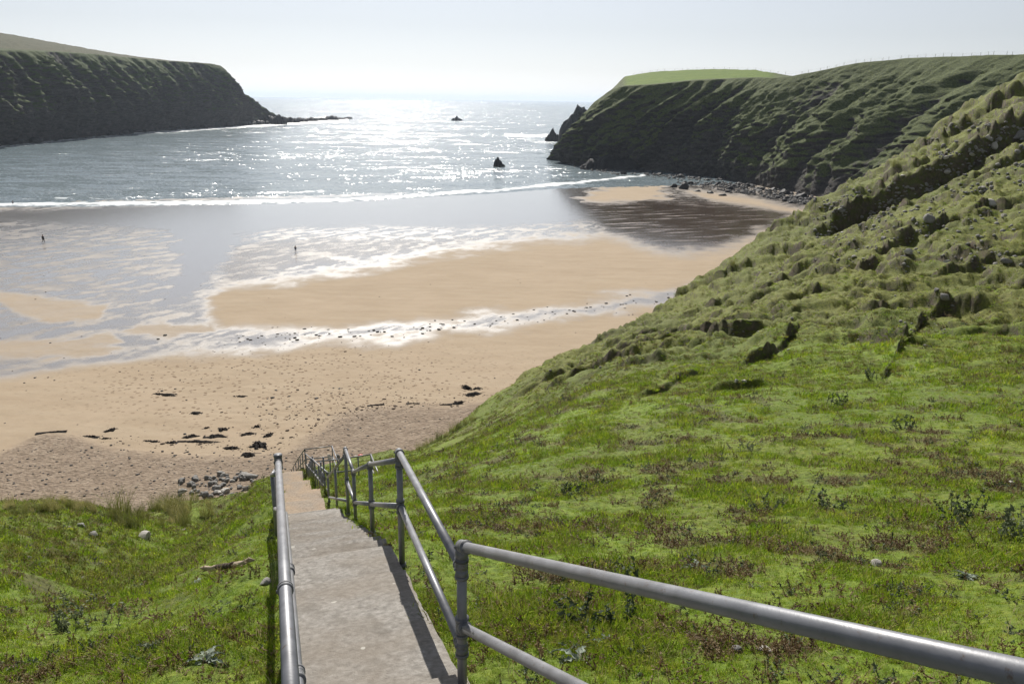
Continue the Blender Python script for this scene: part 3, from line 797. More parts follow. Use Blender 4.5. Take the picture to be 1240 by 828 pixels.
def ground(x, y):
    s, n = stair_sn(np.array(x), np.array(y))
    g = float(lookup(Z, np.array([math.atan2(x, y)]), np.array([math.hypot(x, y)]))[0])
    return g
def post(root, top, base=None, r=RAD, flange=True):
    b = Vector((top.x, top.y, (ground(top.x, top.y) if base is None else base) - .12))
    o = pipe(root, 'post', [top, b], r)
    if flange:
        bm = bmesh.new(); c = Vector((top.x, top.y, b.z + .12)) - Vector(root.location)
        tube(bm, c - Vector((0, 0, .05)), c + Vector((0, 0, .035)), r * 1.35, 20)
        bm_obj('base_collar', bm, M['fit'], o)
    return o

# near right-hand rail: from the right edge of the picture to the first post, then down beside the flight
R1 = Vp(559, 661, 3.36); Aa = Vp(483, 547, 5.66); Bb = Vp(448, 562, 7.7); Cc = Vp(428, 571, 10.2); P3 = Vp(418, 543, 11.3)
R0 = Vp(1240, 816, 1.05)
hr = rail_thing('handrail', 'grey tube handrail crossing the lower right corner and following the steps on their right', (R1.x, R1.y, 27.0))
d = (R0 - R1).normalized()
Rend = R1 + d * 4.2
pipe(hr, 'top_rail', [R1, Rend])
R1b = Vp(557, 690, 3.36); A0 = Aa + Vector((0, 0, 0))
pipe(hr, 'top_rail', [Aa, Vector((R1.x, R1.y, R1.z - .12))])
M1 = Vector((R1.x, R1.y, R1.z - .45)); M1b = M1 - Vector((0, 0, .11)); Am = Vector((Aa.x, Aa.y, Aa.z - .47))
m_end = M1 + d * 4.2
pipe(hr, 'mid_rail', [M1, m_end]); pipe(hr, 'mid_rail', [Am, M1b])
A2 = Vector((Aa.x, Aa.y, Aa.z - .07)); 
pipe(hr, 'top_rail', [A2, Bb]); pipe(hr, 'top_rail', [Bb, Cc])
Bm = Vector((Bb.x, Bb.y, Bb.z - .47)); Cm = Vector((Cc.x, Cc.y, Cc.z - .48)); P3m = Vector((P3.x, P3.y, P3.z - .55))
pipe(hr, 'mid_rail', [Am, Bm]); pipe(hr, 'mid_rail', [Bm, Cm]); pipe(hr, 'mid_rail', [Cm, P3m])
pipe(hr, 'top_rail', [Cc, P3])
for t_ in (R1, Aa, Bb, Cc, P3): post(hr, t_)
e_post = Rend; post(hr, Vector(Rend))
tA = (Vector((R1.x, R1.y, R1.z - .12)) - Aa).normalized()
fitting(hr, R1, [-UPV, d], l=.075); fitting(hr, R1 - UPV * .12, [-UPV, -tA, UPV], l=.05); fitting(hr, M1, [UPV, d, -UPV], l=.05); fitting(hr, M1b, [-UPV, -tA], l=.055)
fitting(hr, Aa, [-UPV, tA], l=.06); fitting(hr, A2, [(Bb - A2), -UPV], l=.06); fitting(hr, Am, [tA, -UPV, UPV, (Bm - Am)], l=.055)
for q, m_, nx_ in ((Bb, Bm, Cc), (Cc, Cm, P3)):
    fitting(hr, q, [-UPV, nx_ - q], l=.05); fitting(hr, m_, [UPV, -UPV, nx_ - q], l=.045)
fitting(hr, P3, [-UPV, Cc - P3], l=.06); fitting(hr, P3m, [UPV, -UPV, Cm - P3m], l=.05)
# the lower flight's rail from the tall post on down
G2 = Vp(397, 578, 16.5); G2m = G2 - UPV * .5
pipe(hr, 'top_rail', [P3 - UPV * .10, G2]); pipe(hr, 'mid_rail', [P3m - UPV * .35, G2m]); post(hr, G2)
gm = (P3 - UPV * .1 + G2) / 2; post(hr, gm)

# left-hand rail
L0 = Vp(352, 828, 1.80); L1 = Vp(337, 559, 5.85)
hl = rail_thing('handrail', 'grey tube handrail along the left side of the steps, above the driftwood stick', (L1.x, L1.y, 27.0))
dl = (L1 - L0).normalized(); Ls = L0 - dl * 1.2
pipe(hl, 'top_rail', [Ls, L1])
ml = Vector((0, 0, -.47)) + Vector((.02, 0, 0))
pipe(hl, 'mid_rail', [Ls + ml, L1 + ml])
for q in (L0 - dl * .9, L0 + dl * 1.05, L0 + dl * 2.7, L1): post(hl, Vector(q), ground(q.x, q.y) - .1)
qj = Vp(344, 705, 2.62); kq = L0 + dl * ((qj - L0).dot(dl)); fitting(hl, kq, [dl, -dl], r=RAD * 1.12, l=.018)
for kk in (1.05, 2.7):
    fitting(hl, L0 + dl * kk + ml, [dl, -dl], l=.05)
fitting(hl, L1, [-UPV, -dl, UPV * .6], l=.06)
prev = L1
for s_, n_ in [(2.9, 0), (5.6, 0), (8.6, 0), (11.4, 0), (13.8, 0), (16.5, 0), (19, 0), (22, 0), (25.5, 0), (29, 0), (32, 0), (36, 0), (40, 0)]:
    x, y = stair_xy(s_, -STW - .08); tp = Vector((x, y, float(stair_z(s_)) + .80))
    if s_ > 4:
        pipe(hl, 'top_rail', [prev - UPV * (.1 if prev == L1 else 0), tp]); pipe(hl, 'mid_rail', [prev - UPV * .47, tp - UPV * .45]); post(hl, tp, flange=False)
        prev = tp

# platform rail further down and the lowest rail
def simple_rail(label, nodes, posts, mid=.5, group=None, drops=()):
    o = rail_thing('handrail', label, tuple(nodes[0] - UPV))
    for a, b in zip(nodes[:-1], nodes[1:]):
        pipe(o, 'top_rail', [a, b]); pipe(o, 'mid_rail', [a - UPV * mid, b - UPV * mid])
    for p, hgt in posts: post(o, p, p.z - hgt, flange=False)
    for p in nodes: fitting(o, p, [-UPV], l=.06)
    return o
f1 = Vp(381, 559, 26); f2 = Vp(418, 555, 26); f3 = Vp(449, 550, 26); f4 = Vp(461, 580, 23); f0 = Vp(378, 554, 27.6)
simple_rail('thin grey rail round a small landing, seen between the posts of the nearer handrail', [f0, f1, f2, f3, f4], [(f0, 1.2), (f1, 1.2), ((f1 + f2) / 2, 1.2), (f2, 1.2), ((f2 + f3) / 2, 1.2), (f3, 1.2), (f4, .95)])
e0 = Vp(369, 544, 33); e1 = Vp(402, 540, 33); e2 = Vp(409, 558, 30.5); e3 = Vp(409, 575, 28)
simple_rail('tall square grey rail frame across the steps, farthest up-standing rail above the shingle', [e0, e1, e2], [(e0, 1.5), (e1, 1.3), (e2, 1.2)])
dn = [e0, Vp(361, 555, 38), Vp(353, 569, 47)]
simple_rail('grey rail dropping away below the square frame towards the beach', dn, [(dn[0] * (1 - q) + dn[1] * q if q <= 1 else dn[1] * (2 - q) + dn[2] * (q - 1), 1.35) for q in (.35, .7, 1, 1.33, 1.66, 2)])
g0 = G2; g1 = Vp(388, 568, 21.5); g2 = f1
simple_rail('short grey rail linking the landing rail with the flight above it', [Vp(393, 578, 18.5), g1], [(Vp(393, 578, 18.5), 1.0), (g1, 1.1), ((Vp(393, 578, 18.5) + g1) / 2, 1.05)])

nodes = []; s_ = 14.65
while s_ < 31:
    x, y = stair_xy(s_, .24); nodes.append(Vector((x, y, float(stair_z(s_)) + (.62 if s_ < 16 else .92)))); s_ += 1.45
simple_rail('row of close-set posts with a grey rail down the right side of the lower flights', [nodes[0], nodes[5], nodes[-1]], [(p_, 1.0) for p_ in nodes])

# ================================================================== ROCKS
def rock_mesh(name, seed, mat, sub=3, cuts=9, squash=(1, 1, .7), rough=.09):
    r_ = np.random.default_rng(seed)
    bm = bmesh.new(); bmesh.ops.create_icosphere(bm, subdivisions=sub, radius=1)
    V = np.array([v.co[:] for v in bm.verts])
    for _ in range(cuts):
        n = r_.normal(size=3); n /= np.linalg.norm(n); dd = r_.uniform(.48, .85)
        V = V - np.maximum(V @ n - dd, 0)[:, None] * n * .92
    V = V * (1 + rough * fbm3(V * 1.7 + seed, 3, seed % 50))[:, None]
    V += rough * .35 * fbm3(V * 5 + seed, 2, seed % 40 + 3)[:, None] * V
    V *= np.array(squash); V[:, 2] -= V[:, 2].min() * .45
    V /= np.abs(V[:, :2]).max()
    for v, c in zip(bm.verts, V): v.co = c
    me = bpy.data.meshes.new(name); bm.to_mesh(me); bm.free()
    me.polygons.foreach_set('use_smooth', np.ones(len(me.polygons), bool))
    me.set_sharp_from_angle(angle=math.radians(32))
    me.materials.append(M[mat]); return me
ROCKS = {k: [rock_mesh(k, 400 + 10 * i + j, m_, sub=sb, squash=sq) for j, sq in enumerate([(1, .7, .55), (1, .85, .7), (1, .6, .4), (.9, .9, .8), (1, .55, .65)])]
         for i, (k, m_, sb) in enumerate([('stone', 'stone', 3), ('grey_stone', 'dstone', 3), ('boulder', 'boulder', 3)])}
def put_rock(kind, name, p, size, label, cat, group=None, rz=None, tilt=.3, var=None, sink=.3):
    me = ROCKS[kind][random.randrange(5) if var is None else var]
    o = bpy.data.objects.new(name, me); o.location = (p[0], p[1], p[2] - size * sink * .3)
    o.rotation_euler = (random.uniform(-tilt, tilt), random.uniform(-tilt, tilt), random.uniform(0, 6.28) if rz is None else rz)
    o.scale = (size * random.uniform(.9, 1.1), size * random.uniform(.8, 1.1), size * random.uniform(.8, 1.15))
    link(o); return tag(o, label, cat, group)
def px_size(p, px): return px * math.dist(p, EYE) / F / 2
# pale stones lying on the broken turf: (u, v, width px, kind, label)
HS = [(1240, 164, 36, 'grey_stone', 'big smooth grey boulder sticking out of the dark bank at the right edge'),
      (1101, 305, 12, 'stone', 'upright pale stone in the turf below the long dark earth bank'),
      (1200, 247, 13, 'stone', 'pale split stone below the boulder at the right edge'),
      (1124, 267, 19, 'grey_stone', 'dark grey angular stone in shadow under the earth bank'),
      (1058, 279, 9, 'stone', 'small white stone at the foot of the earth bank, right of a brown track'),
      (1034, 312, 7, 'stone', 'white stone beside another at the start of the stony band'), (1045, 314, 6, 'stone', 'smaller of two white stones lying side by side under the bank'),
      (1019, 326, 5, 'stone', 'lone white speck of stone on bright green turf below the track'),
      (933, 331, 6, 'stone', 'small white stone near the brink above the sand'),
      (1218, 318, 15, 'grey_stone', 'slanting grey stone with dark shadow in the turf, far right middle'),
      (1205, 320, 11, 'stone', 'low pale stone left of the slanting grey stone'),
      (1146, 318, 9, 'stone', 'flat pale stone in the green below the dark angular stone'),
      (1117, 312, 6, 'grey_stone', 'small grey stone with dark shadow right of the upright pale stone'),
      (1190, 228, 9, 'stone', 'pale stone on the shelf above the split stone'),
      (1176, 190, 11, 'stone', 'pale slab in the stony scar under the crest'), (1204, 179, 13, 'stone', 'buff slab lying on the stony scar left of the big boulder'),
      (1145, 192, 8, 'stone', 'small pale stone in the dark bank near the crest'), (1138, 187, 8, 'stone', 'small pale stone just under the crest turf'), (1147, 209, 8, 'stone', 'pale stone low in the dark bank'),
      (1231, 185, 9, 'grey_stone', 'grey stone beneath the big boulder at the right edge'), (1196, 168, 9, 'stone', 'pale stone above the buff slab'), (1210, 170, 7, 'grey_stone', 'grey stone between the buff slab and the big boulder'),
      (1093, 213, 7, 'stone', 'pale stone on the lip of turf above the bank'), (1020, 282, 7, 'stone', 'pale stone in the rubble at the left end of the bank'), (1010, 275, 8, 'grey_stone', 'grey stone in the rubble at the left end of the bank'),
      (990, 284, 7, 'grey_stone', 'grey stone at the tip of the rubble beside the green hollow'), (998, 297, 5, 'stone', 'tiny pale stone below the rubble tip'),
      (1105, 268, 7, 'grey_stone', 'grey stone left of the dark angular stone'), (1070, 290, 9, 'grey_stone', 'grey block in the dark gap of the stony band'), (1160, 281, 9, 'grey_stone', 'grey stone in the long dark crack'), (1180, 268, 10, 'grey_stone', 'grey stone at the upper end of the long dark crack'),
      (1215, 262, 8, 'stone', 'pale stone under the split stone'), (1143, 361, 13, 'grey_stone', 'grey stone on the earth of the round dark hollow'), (1134, 352, 9, 'grey_stone', 'small grey stone above the round dark hollow'),
      (892, 462, 8, 'stone', 'pale stone in a row of three on the lower turf'), (901, 462, 7, 'stone', 'right-hand stone of the row of three on the lower turf'), (878, 460, 6, 'stone', 'left-hand stone of the row of three on the lower turf'),
      (632, 511, 5, 'stone', 'tiny white stone on the grass near the foot of the slope'), (857, 436, 4, 'stone', 'white speck of stone below the slumped bank'), (1040, 411, 5, 'stone', 'white stone on the stepped gully'),
      (113, 648, 15, 'grey_stone', 'grey slab half sunk in the left-hand grass mound'), (175, 652, 18, 'stone', 'long pale slab lying in the gully on the left'), (98, 637, 8, 'grey_stone', 'small grey stone above the slab on the left-hand mound'), (85, 639, 6, 'grey_stone', 'tiny grey stone at the left of the mound slab'),
      (222, 642, 8, 'stone', 'small white stone on the ridge right of the gully'), (270, 674, 4, 'stone', 'white pebble above the driftwood stick'), (322, 706, 14, 'stone', 'buff stone in the grass beside the left handrail'),
      (34, 677, 7, 'stone', 'pale flat stone low on the left-hand mound'), (100, 700, 5, 'stone', 'pale pebble in brown stalks on the left bank'), (1061, 685, 14, 'stone', 'weathered pale stone in the near grass above the big rail'), (925, 787, 20, 'stone', 'pale stone in the grass below the big rail'), (892, 788, 14, 'grey_stone', 'brown stone in the grass under the big rail'), (1226, 587, 10, 'stone', 'pale stone among stalks at the right edge')]
for u, v, px, kind, lab in HS:
    p = hit(u, v); put_rock(kind, 'stone', p, px_size(p, px * (.8 if v < 480 else 1)), lab, 'stone', 'stones lying on the slope', sink=.5, var=(2 if px > 30 else None), rz=(.3 if px > 30 else None), tilt=(.1 if px > 30 else .3))
# small rubble of the eroded banks
rub_pts = []
r_ = np.random.default_rng(11)
def merged(name, meshes, items, mat, sc_z=1.0):
    """one mesh out of many transformed copies (for uncountable stuff)"""
    vs_, fs_, o_ = [], [], 0
    cache = []
    for me in meshes:
        co = np.empty(len(me.vertices) * 3, np.float32); me.vertices.foreach_get('co', co)
        cache.append((co.reshape(-1, 3), np.array([p.vertices[:] for p in me.polygons])))
    for (x, y, z, s, rz, k) in items:
        co, fc = cache[k]; c, n = math.cos(rz), math.sin(rz)
        q = co * s; q = np.stack([q[:, 0] * c - q[:, 1] * n + x, q[:, 0] * n + q[:, 1] * c + y, q[:, 2] * sc_z + z], 1)
        vs_.append(q); fs_.append(fc + o_); o_ += len(q)
    me = np_mesh(name, np.concatenate(vs_), np.concatenate(fs_), mat, smooth=False)
    return link(bpy.data.objects.new(name, me))
LOWR = {m_: [rock_mesh('lowrock', 600 + j, m_, sub=1, cuts=5, squash=sq) for j, sq in enumerate([(1, .7, .5), (1, .9, .7), (1, .6, .4)])] for m_ in ('dstone', 'boulder', 'stone')}
items = []
RUB = [((975, 1240), (255, 330), 420), ((1120, 1240), (150, 240), 520), ((985, 1130), (225, 290), 480), ((880, 990), (380, 430), 40), ((1080, 1160), (350, 420), 50), ((640, 820), (390, 460), 50)]
for (ua, ub), (va, vb), n in RUB:
    for _ in range(n):
        u = r_.uniform(ua, ub); v = r_.uniform(va, vb)
        if fbm2(np.array([u / 30.]), np.array([v / 14.]), 3, 77)[0] < .02: continue
        p = hit(u, v)
        if p[2] < 4: continue
        items.append((p[0], p[1], p[2] - .03, px_size(p, r_.uniform(1.5, 5.5) ** 1.0), r_.uniform(0, 6.3), r_.integers(3)))
o = merged('rubble', LOWR['dstone'], items, M['dstone']); tag(o, kind='stuff')

# boulders along the foot of the right-hand cliff
BBP = [(688, 202), (704, 205.5), (722, 209), (748, 211.5), (780, 212), (815, 216.5), (850, 222), (890, 229.5), (930, 237.5), (965, 244), (994, 250)]
def strip(t): 
    uu = np.interp(t, np.linspace(0, 1, len(BBP)), [b[0] for b in BBP]); vv = np.interp(t, np.linspace(0, 1, len(BBP)), [b[1] for b in BBP]); return uu, vv
bitems = []; nb = 0
cand = []
for i in range(2600):
    t = r_.uniform(0, 1); u, v = strip(t); wdt = 4 + 9 * math.sin(min(1, t * 1.3) * PI * .7)
    dv = r_.uniform(-1, 1); dv = dv * wdt * (.5 if dv > 0 else .75)
    u2 = u + r_.normal() * 4; v2 = v + dv * .8 - 2
    if 795 < u2 < 895 and 219 < v2 < 236 and r_.random() < .6: v2 += 2
    p = beach_hit(u2, v2); p[2] = max(p[2], -.15)
    cand.append((p[0], p[1], p[2], float(np.clip(r_.lognormal(-.62, .5), .22, 1.9)) * (.75 if dv > 0 else 1), r_.uniform(0, 6.3), r_.integers(3)))
cand.sort(key=lambda c: -c[3] / math.hypot(c[0], c[1]))
for k, c in enumerate(cand[:150]):
    o = put_rock('boulder', 'boulder', c, c[3], 'dark rounded boulder in the belt of boulders at the foot of the grassy cliff', 'boulder', 'boulders at the foot of the cliff', sink=.5)
o = merged('boulder_field', LOWR['boulder'], [(c[0], c[1], c[2] - .05, c[3], c[4], c[5]) for c in cand[150:]], M['boulder']); tag(o, kind='stuff')
for u, v, w_, lab in [(783, 213, 8, 'single dark boulder on the pale sand spit, left of the belt'), (815, 227, 12, 'dark flat-topped boulder at the sand edge, leftmost of the low ledge'), (828, 229, 14, 'dark boulder in the low ledge at the sand edge'), (845, 232, 12, 'dark boulder in the middle of the low ledge'), (860, 234, 15, 'long dark boulder at the right of the low ledge'), (876, 237, 13, 'dark boulder ending the low ledge on the right')]:
    p = beach_hit(u, v); put_rock('boulder', 'boulder', p, px_size(p, w_), lab, 'boulder', sink=.4)

# rocky islets as height fields of their own
def islet(name, label, u, v, peaks, half, n, mat, seed, cat, z0=0.0, sharp=1.0):
    """peaks: (dx, dy, height, rx, ry) in metres about the point of sea seen at pixel u, v"""
    c = ground_z0(u, v, z0)
    g = np.linspace(-1, 1, n); GX, GY = np.meshgrid(g * half, g * half * .8)
    hh = np.full(GX.shape, -2.0)
    wx = GX + half * .10 * fbm2(GX / half * 4, GY / half * 4, 3, seed); wy = GY + half * .10 * fbm2(GX / half * 4 + 7, GY / half * 4, 3, seed + 3)
    for dx, dy, h, rx, ry in peaks:
        dd = np.sqrt(((wx - dx) / rx) ** 2 + ((wy - dy) / ry) ** 2)
        hh = np.maximum(hh, (h + 2) * np.clip(1 - dd ** sharp, 0, 1) - 2)
    hm_ = sstep(-1.5, .15 * max(p[2] for p in peaks), hh)
    top = max(p[2] for p in peaks)
    hh = hh + hm_ * top * (.16 * ridge2(GX / (half * .3), GY / (half * .45), 4, seed + 6) + .06 * fbm2(GX / (half * .07), GY / (half * .07), 3, seed + 9))
    V = np.stack([GX + c[0], GY + c[1], hh + z0], -1).reshape(-1, 3) - np.array([c[0], c[1], 0])
    o = bpy.data.objects.new(name, np_mesh(name, V, grid_faces(n, n), M[mat])); o.location = (c[0], c[1], 0)
    link(o); return tag(o, label, cat)
islet('sea_stack', 'tall pointed dark sea stack standing off the end of the grassy headland', 697, 172, [(3, 0, 24, 11, 12), (-7, 0, 13, 7, 9), (9, 3, 20, 12, 12), (-2, -2, 17, 10, 10)], 26, 150, 'searock', 311, 'sea stack', sharp=2.2)
islet('sea_rock', 'small pointed dark rock at the left foot of the tall sea stack', 669, 171, [(0, 0, 9, 5, 5), (-3.5, 0, 4, 3.5, 4), (4, 1, 4.5, 4, 4)], 11, 80, 'searock', 321, 'rock', sharp=1.2)
islet('sea_rock', 'fin-shaped dark rock standing alone in the shallow bay', 604, 202, [(-.5, 0, 4.6, 1.5, 1.8), (-1.4, 0, 3.2, 1.5, 1.8), (1.7, -.2, 1.3, 2.2, 1.3), (.6, 0, 2.8, 1.6, 1.6)], 4.4, 90, 'searock', 331, 'rock', sharp=1.5)
islet('sea_rock', 'low dark rock far out in the glittering water', 553, 146, [(0, 0, 6.0, 6, 5), (-4, 0, 3, 6, 5), (5, 0, 2.5, 6, 4)], 16, 70, 'searock', 341, 'rock', sharp=1.2)
for k, (u, v, h, w_) in enumerate([(327, 150, 11, 16), (338, 150.5, 13, 10), (345, 148.5, 8, 10), (352, 148.5, 8, 13), (363, 147.5, 6.5, 12), (377, 146.7, 6, 10), (389, 146, 5, 11), (402, 145.3, 7.5, 13), (412, 144.6, 3.5, 9), (422, 144, 4, 8)]):
    islet('reef_rock', ['dark jagged rock joined to the foot of the far headland', 'sharp spire of rock first off the far headland', 'low notch rock second in the reef', 'broad jagged rock in the nearer half of the reef', 'low dark hump halfway along the reef', 'small pointed rock past the middle of the reef', 'low rock before the last big rock of the reef', 'biggest jagged rock near the outer end of the reef', 'flat rock awash near the outer end of the reef', 'outermost small rock of the reef, alone in bright water'][k],
          u, v, [(0, 0, h * .72, w_ * .62, 9), (w_ * .45, 1, h * .6, w_ * .4, 8), (-w_ * .45, 0, h * .55, w_ * .45, 8)], w_ * 1.3, 60, 'searock', 351 + k, 'rock', sharp=1.9)
islet('sea_rock', 'low dark ledge of rock at the water line under the grassy headland', 735, 205, [(0, 0, 6, 9, 6), (-7, 0, 4, 6, 5), (8, 1, 5, 9, 5)], 22, 90, 'searock', 371, 'rock', sharp=1.8)

# fallen rocks along the foot of the far headland
items = []
for _ in range(420):
    u = r_.uniform(-20, 330); v = np.interp(u, [p_[0] for p_ in HB], [p_[1] for p_ in HB]) - abs(r_.normal()) * 5.0 - .3
    p = ground_z0(u, v + 0.0, 0); 
    vb = np.interp(u, [p_[0] for p_ in HB], [p_[1] for p_ in HB]); p0 = ground_z0(u, vb - 1.0, 0)
    up = (vb - v) * .35; items.append((p0[0] + r_.normal() * 3, p0[1] + up * 2, up * .7 - .8, float(np.clip(r_.lognormal(.75, .5), .8, 6)), r_.uniform(0, 6.3), r_.integers(3)))
o = merged('cliff_rubble', LOWR['dstone'], items, M['boulder']); tag(o, kind='stuff')

# pile of stones at the foot of the gully
r_ = np.random.default_rng(21)
for k in range(170):
    u = r_.uniform(205, 322); v = r_.uniform(572, 612)
    if ((u - 262) / 52) ** 2 + ((v - 591 - (262 - u) * .06) / 15) ** 2 > 1 + r_.normal() * .15: continue
    p = beach_hit(u, v); kind = 'stone' if r_.random() < .22 else 'grey_stone'
    put_rock(kind, 'cobble', p, px_size(p, r_.uniform(3.5, 9.5)), ['grey cobble in the stone pile at the foot of the left bank', 'pale cobble in the stone pile at the foot of the left bank'][kind == 'stone'], 'cobble', 'cobbles piled at the foot of the left bank', sink=.2)
p = beach_hit(298, 581); put_rock('grey_stone', 'boulder', p, px_size(p, 30), 'long smooth grey boulder right of the stone pile, beside the steps', 'boulder', rz=.3, var=2, tilt=.1)
for k in range(26):
    u = r_.uniform(398, 448); v = r_.uniform(555, 578); p = beach_hit(u, v)
    put_rock('grey_stone' if r_.random() < .6 else 'stone', 'cobble', p, px_size(p, r_.uniform(4, 11)), 'cobble in the heap seen through the rails beyond the steps', 'cobble', 'cobbles heaped beyond the steps', sink=.2)
p = beach_hit(437, 560)
bm = bmesh.new(); ball(bm, (0, 0, .22), .26, 20); tube(bm, (-.3, 0, .2), (.3, 0, .2), .12, 12)
red = bm_obj('fishing_float', bm, M['red'], loc=p); tag(red, 'washed up red float among the cobbles behind the rails', 'float')

# seaweed heaps, plus dark strips added as shade of the shingle scarp
SW = [(134, 521, 12, 4), (230, 529, 16, 4), (262, 529, 22, 4), (243, 535, 40, 3), (186, 534, 18, 2), (270, 520, 10, 4), (250, 518, 8, 2), (311, 517, 9, 3), (313, 541, 17, 9), (281, 543, 15, 4), (303, 553, 16, 5), (208, 535, 12, 3), (556, 488, 14, 5), (572, 478, 22, 5), (578, 471, 10, 3), (565, 470, 9, 6), (200, 478, 22, 3), (238, 500, 10, 3), (62, 524, 22, 2), (290, 480, 14, 2), (108, 529, 16, 2), (128, 531, 12, 2),
      (538, 491, 14, 1.5), (500, 490, 12, 1.2), (455, 491, 15, 1.5), (325, 527, 12, 4), (300, 526, 14, 3)]  # first three are dark strips standing in for the scarp's shaded line
SWL = ['dark clot of kelp alone on the smooth sand, left', 'kelp heap at the left end of the strand line', 'kelp heap ending in a round head on the strand line', 'thin line of kelp below the round-headed heap', 'thin smear of kelp on the shingle edge', 'small kelp clump above the strand line', 'tiny kelp clump above the strand line', 'small round kelp clump near the trampled sand', 'biggest round black kelp heap near the foot of the steps', 'flat kelp heap left of the biggest round heap', 'kelp tail below the biggest round heap', 'short kelp smear in the strand line', 'kelp heap at the left of the right-hand strand', 'kelp drift leaning right, near the grassy corner', 'kelp tip nearest the grassy corner', 'round kelp clump above the right-hand strand', 'long kelp streak on the smooth sand', 'small kelp streak right of the smooth sand', 'curved kelp line over the hump of shingle', 'faint kelp streak in the trampled sand', 'short kelp piece right of the shingle hump', 'kelp piece farther right of the shingle hump', 'dark strip added as scarp shade along the top of the shingle, right part', 'dark strip added as scarp shade along the top of the shingle, middle part', 'dark strip added as scarp shade along the top of the shingle, left part', 'kelp lump beside the trampled sand', 'kelp lump left of the trampled sand']
for k, ((u, v, w_, h_), lab) in enumerate(zip(SW, SWL)):
    p = beach_hit(u, v); sx_ = w_ * math.dist(p, EYE) / F / 2; sy_ = max(.09, h_ * math.dist(p, EYE) / F / 2 / .42); n = 44
    g = np.linspace(-1, 1, n); GX, GY = np.meshgrid(g, g)
    wob = .8 * fbm2(GX * 2.2 + k, GY * 2.2, 4, 80 + k); dd = np.sqrt(GX ** 2 + (GY - .35 * np.sin(GX * 2 + k)) ** 2) + wob
    hz_ = .34 * min(1, sy_) * np.clip(1 - dd * 1.35, -.3, 1) ** 1 + .10 * fbm2(GX * sx_ / .12, GY * sy_ / .12, 2, 90 + k) * (dd < .75)
    me = np_mesh('seaweed_or_shade', np.stack([GX * sx_ * 1.35, GY * sy_ * 1.35, hz_], -1).reshape(-1, 3), grid_faces(n, n)[:, :], M['weed'])
    o = link(bpy.data.objects.new('seaweed_or_shade', me)); o.location = (p[0], p[1], p[2] + .01); o.rotation_euler = (0, 0, random.uniform(-.1, .35)); tag(o, lab, 'seaweed')
# scattered pebbles and scraps on the sand
items = []
for _ in range(420):
    u = r_.uniform(-20, 860); v = r_.uniform(300, 600)
    if r_.random() < .45: u, v = r_.normal(360, 120), r_.normal(500, 40)
    if v < 300 or v > 600: continue
    p = beach_hit(u, v); items.append((p[0], p[1], p[2] - .01, float(np.clip(r_.lognormal(-2.6, .5), .03, .3)), r_.uniform(0, 6.3), r_.integers(3)))
for _ in range(500):
    p = beach_hit(r_.uniform(-20, 560), r_.uniform(545, 605)); items.append((p[0], p[1], p[2] - .01, r_.uniform(.04, .14), r_.uniform(0, 6.3), r_.integers(3)))
for _ in range(160):
    u = r_.uniform(280, 860); v = np.interp(u, [280, 420, 620, 860], [410, 405, 388, 352]) + r_.normal() * 4
    p = beach_hit(u, v); items.append((p[0], p[1], p[2] - .01, r_.uniform(.08, .28), r_.uniform(0, 6.3), r_.integers(3)))
o = merged('pebbles', LOWR['boulder'], items, M['boulder'], .6); tag(o, kind='stuff')

items = []
for _ in range(950):
    if r_.random() < .5: u = r_.normal(420, 55); v = 492 - (u - 420) * .12 + r_.normal() * 16
    elif r_.random() < .6: u = r_.uniform(120, 600); v = np.interp(u, [120, 330, 400, 460, 560, 600], [532, 545, 505, 492, 490, 470]) + r_.normal() * 3
    else: u = r_.normal(330, 110); v = r_.normal(440, 30)
    if not (405 < v < 560 and u < 590): continue
    p = beach_hit(u, v); items.append((p[0], p[1], p[2] + .0, float(np.clip(r_.lognormal(-2.75, .55), .03, .22)), r_.uniform(0, 6.3), r_.integers(3)))
o = merged('seaweed_scraps', LOWR['boulder'], items, M['scrap'], .35); tag(o, kind='stuff')

# ================================================================== DRIFTWOOD STICK
pa = Vector(hit(243, 693)) + UPV * .05; pb = Vector(hit(311, 687)) + UPV * .06
bm = bmesh.new(); N_ = 15; rings = []
for i in range(N_):
    t = i / (N_ - 1); c = pa.lerp(pb, t); c.z = float(ground(c.x, c.y)) + .06 + .02 * math.sin(t * 7); c += Vector((.012 * math.sin(t * 11), .02 * math.sin(t * 6), 0))
    rr = .028 * (1 - .45 * abs(t - .35)) * (.35 if i in (0, N_ - 1) else 1)
    rings.append([bm.verts.new(c + Vector((0, math.cos(a), math.sin(a))) * rr * (1 + .25 * math.sin(3 * a + t * 9))) for a in np.linspace(0, 2 * PI, 12, endpoint=False)])
for a, b in zip(rings[:-1], rings[1:]):
    for k in range(12): bm.faces.new((a[k], a[(k + 1) % 12], b[(k + 1) % 12], b[k]))
bm.faces.new(rings[0]); bm.faces.new(rings[-1]); bmesh.ops.recalc_face_normals(bm, faces=bm.faces)
st_ = bm_obj('driftwood_stick', bm, M['drift']); tag(st_, 'bleached driftwood stick lying on the grass left of the steps', 'stick')
bm = bmesh.new()
for t0, t1 in ((.38, .66),):
    pr = None
    for q in np.linspace(t0, t1, 7):
        c = pa.lerp(pb, q); c.z = float(ground(c.x, c.y)) + .065 + .02 * math.sin(q * 7); c += Vector((.012 * math.sin(q * 11), .02 * math.sin(q * 6) - .004, 0))
        if pr is not None: tube(bm, pr, c, .029, 10)
        pr = c
bm_obj('bark', bm, M['bark'], st_)

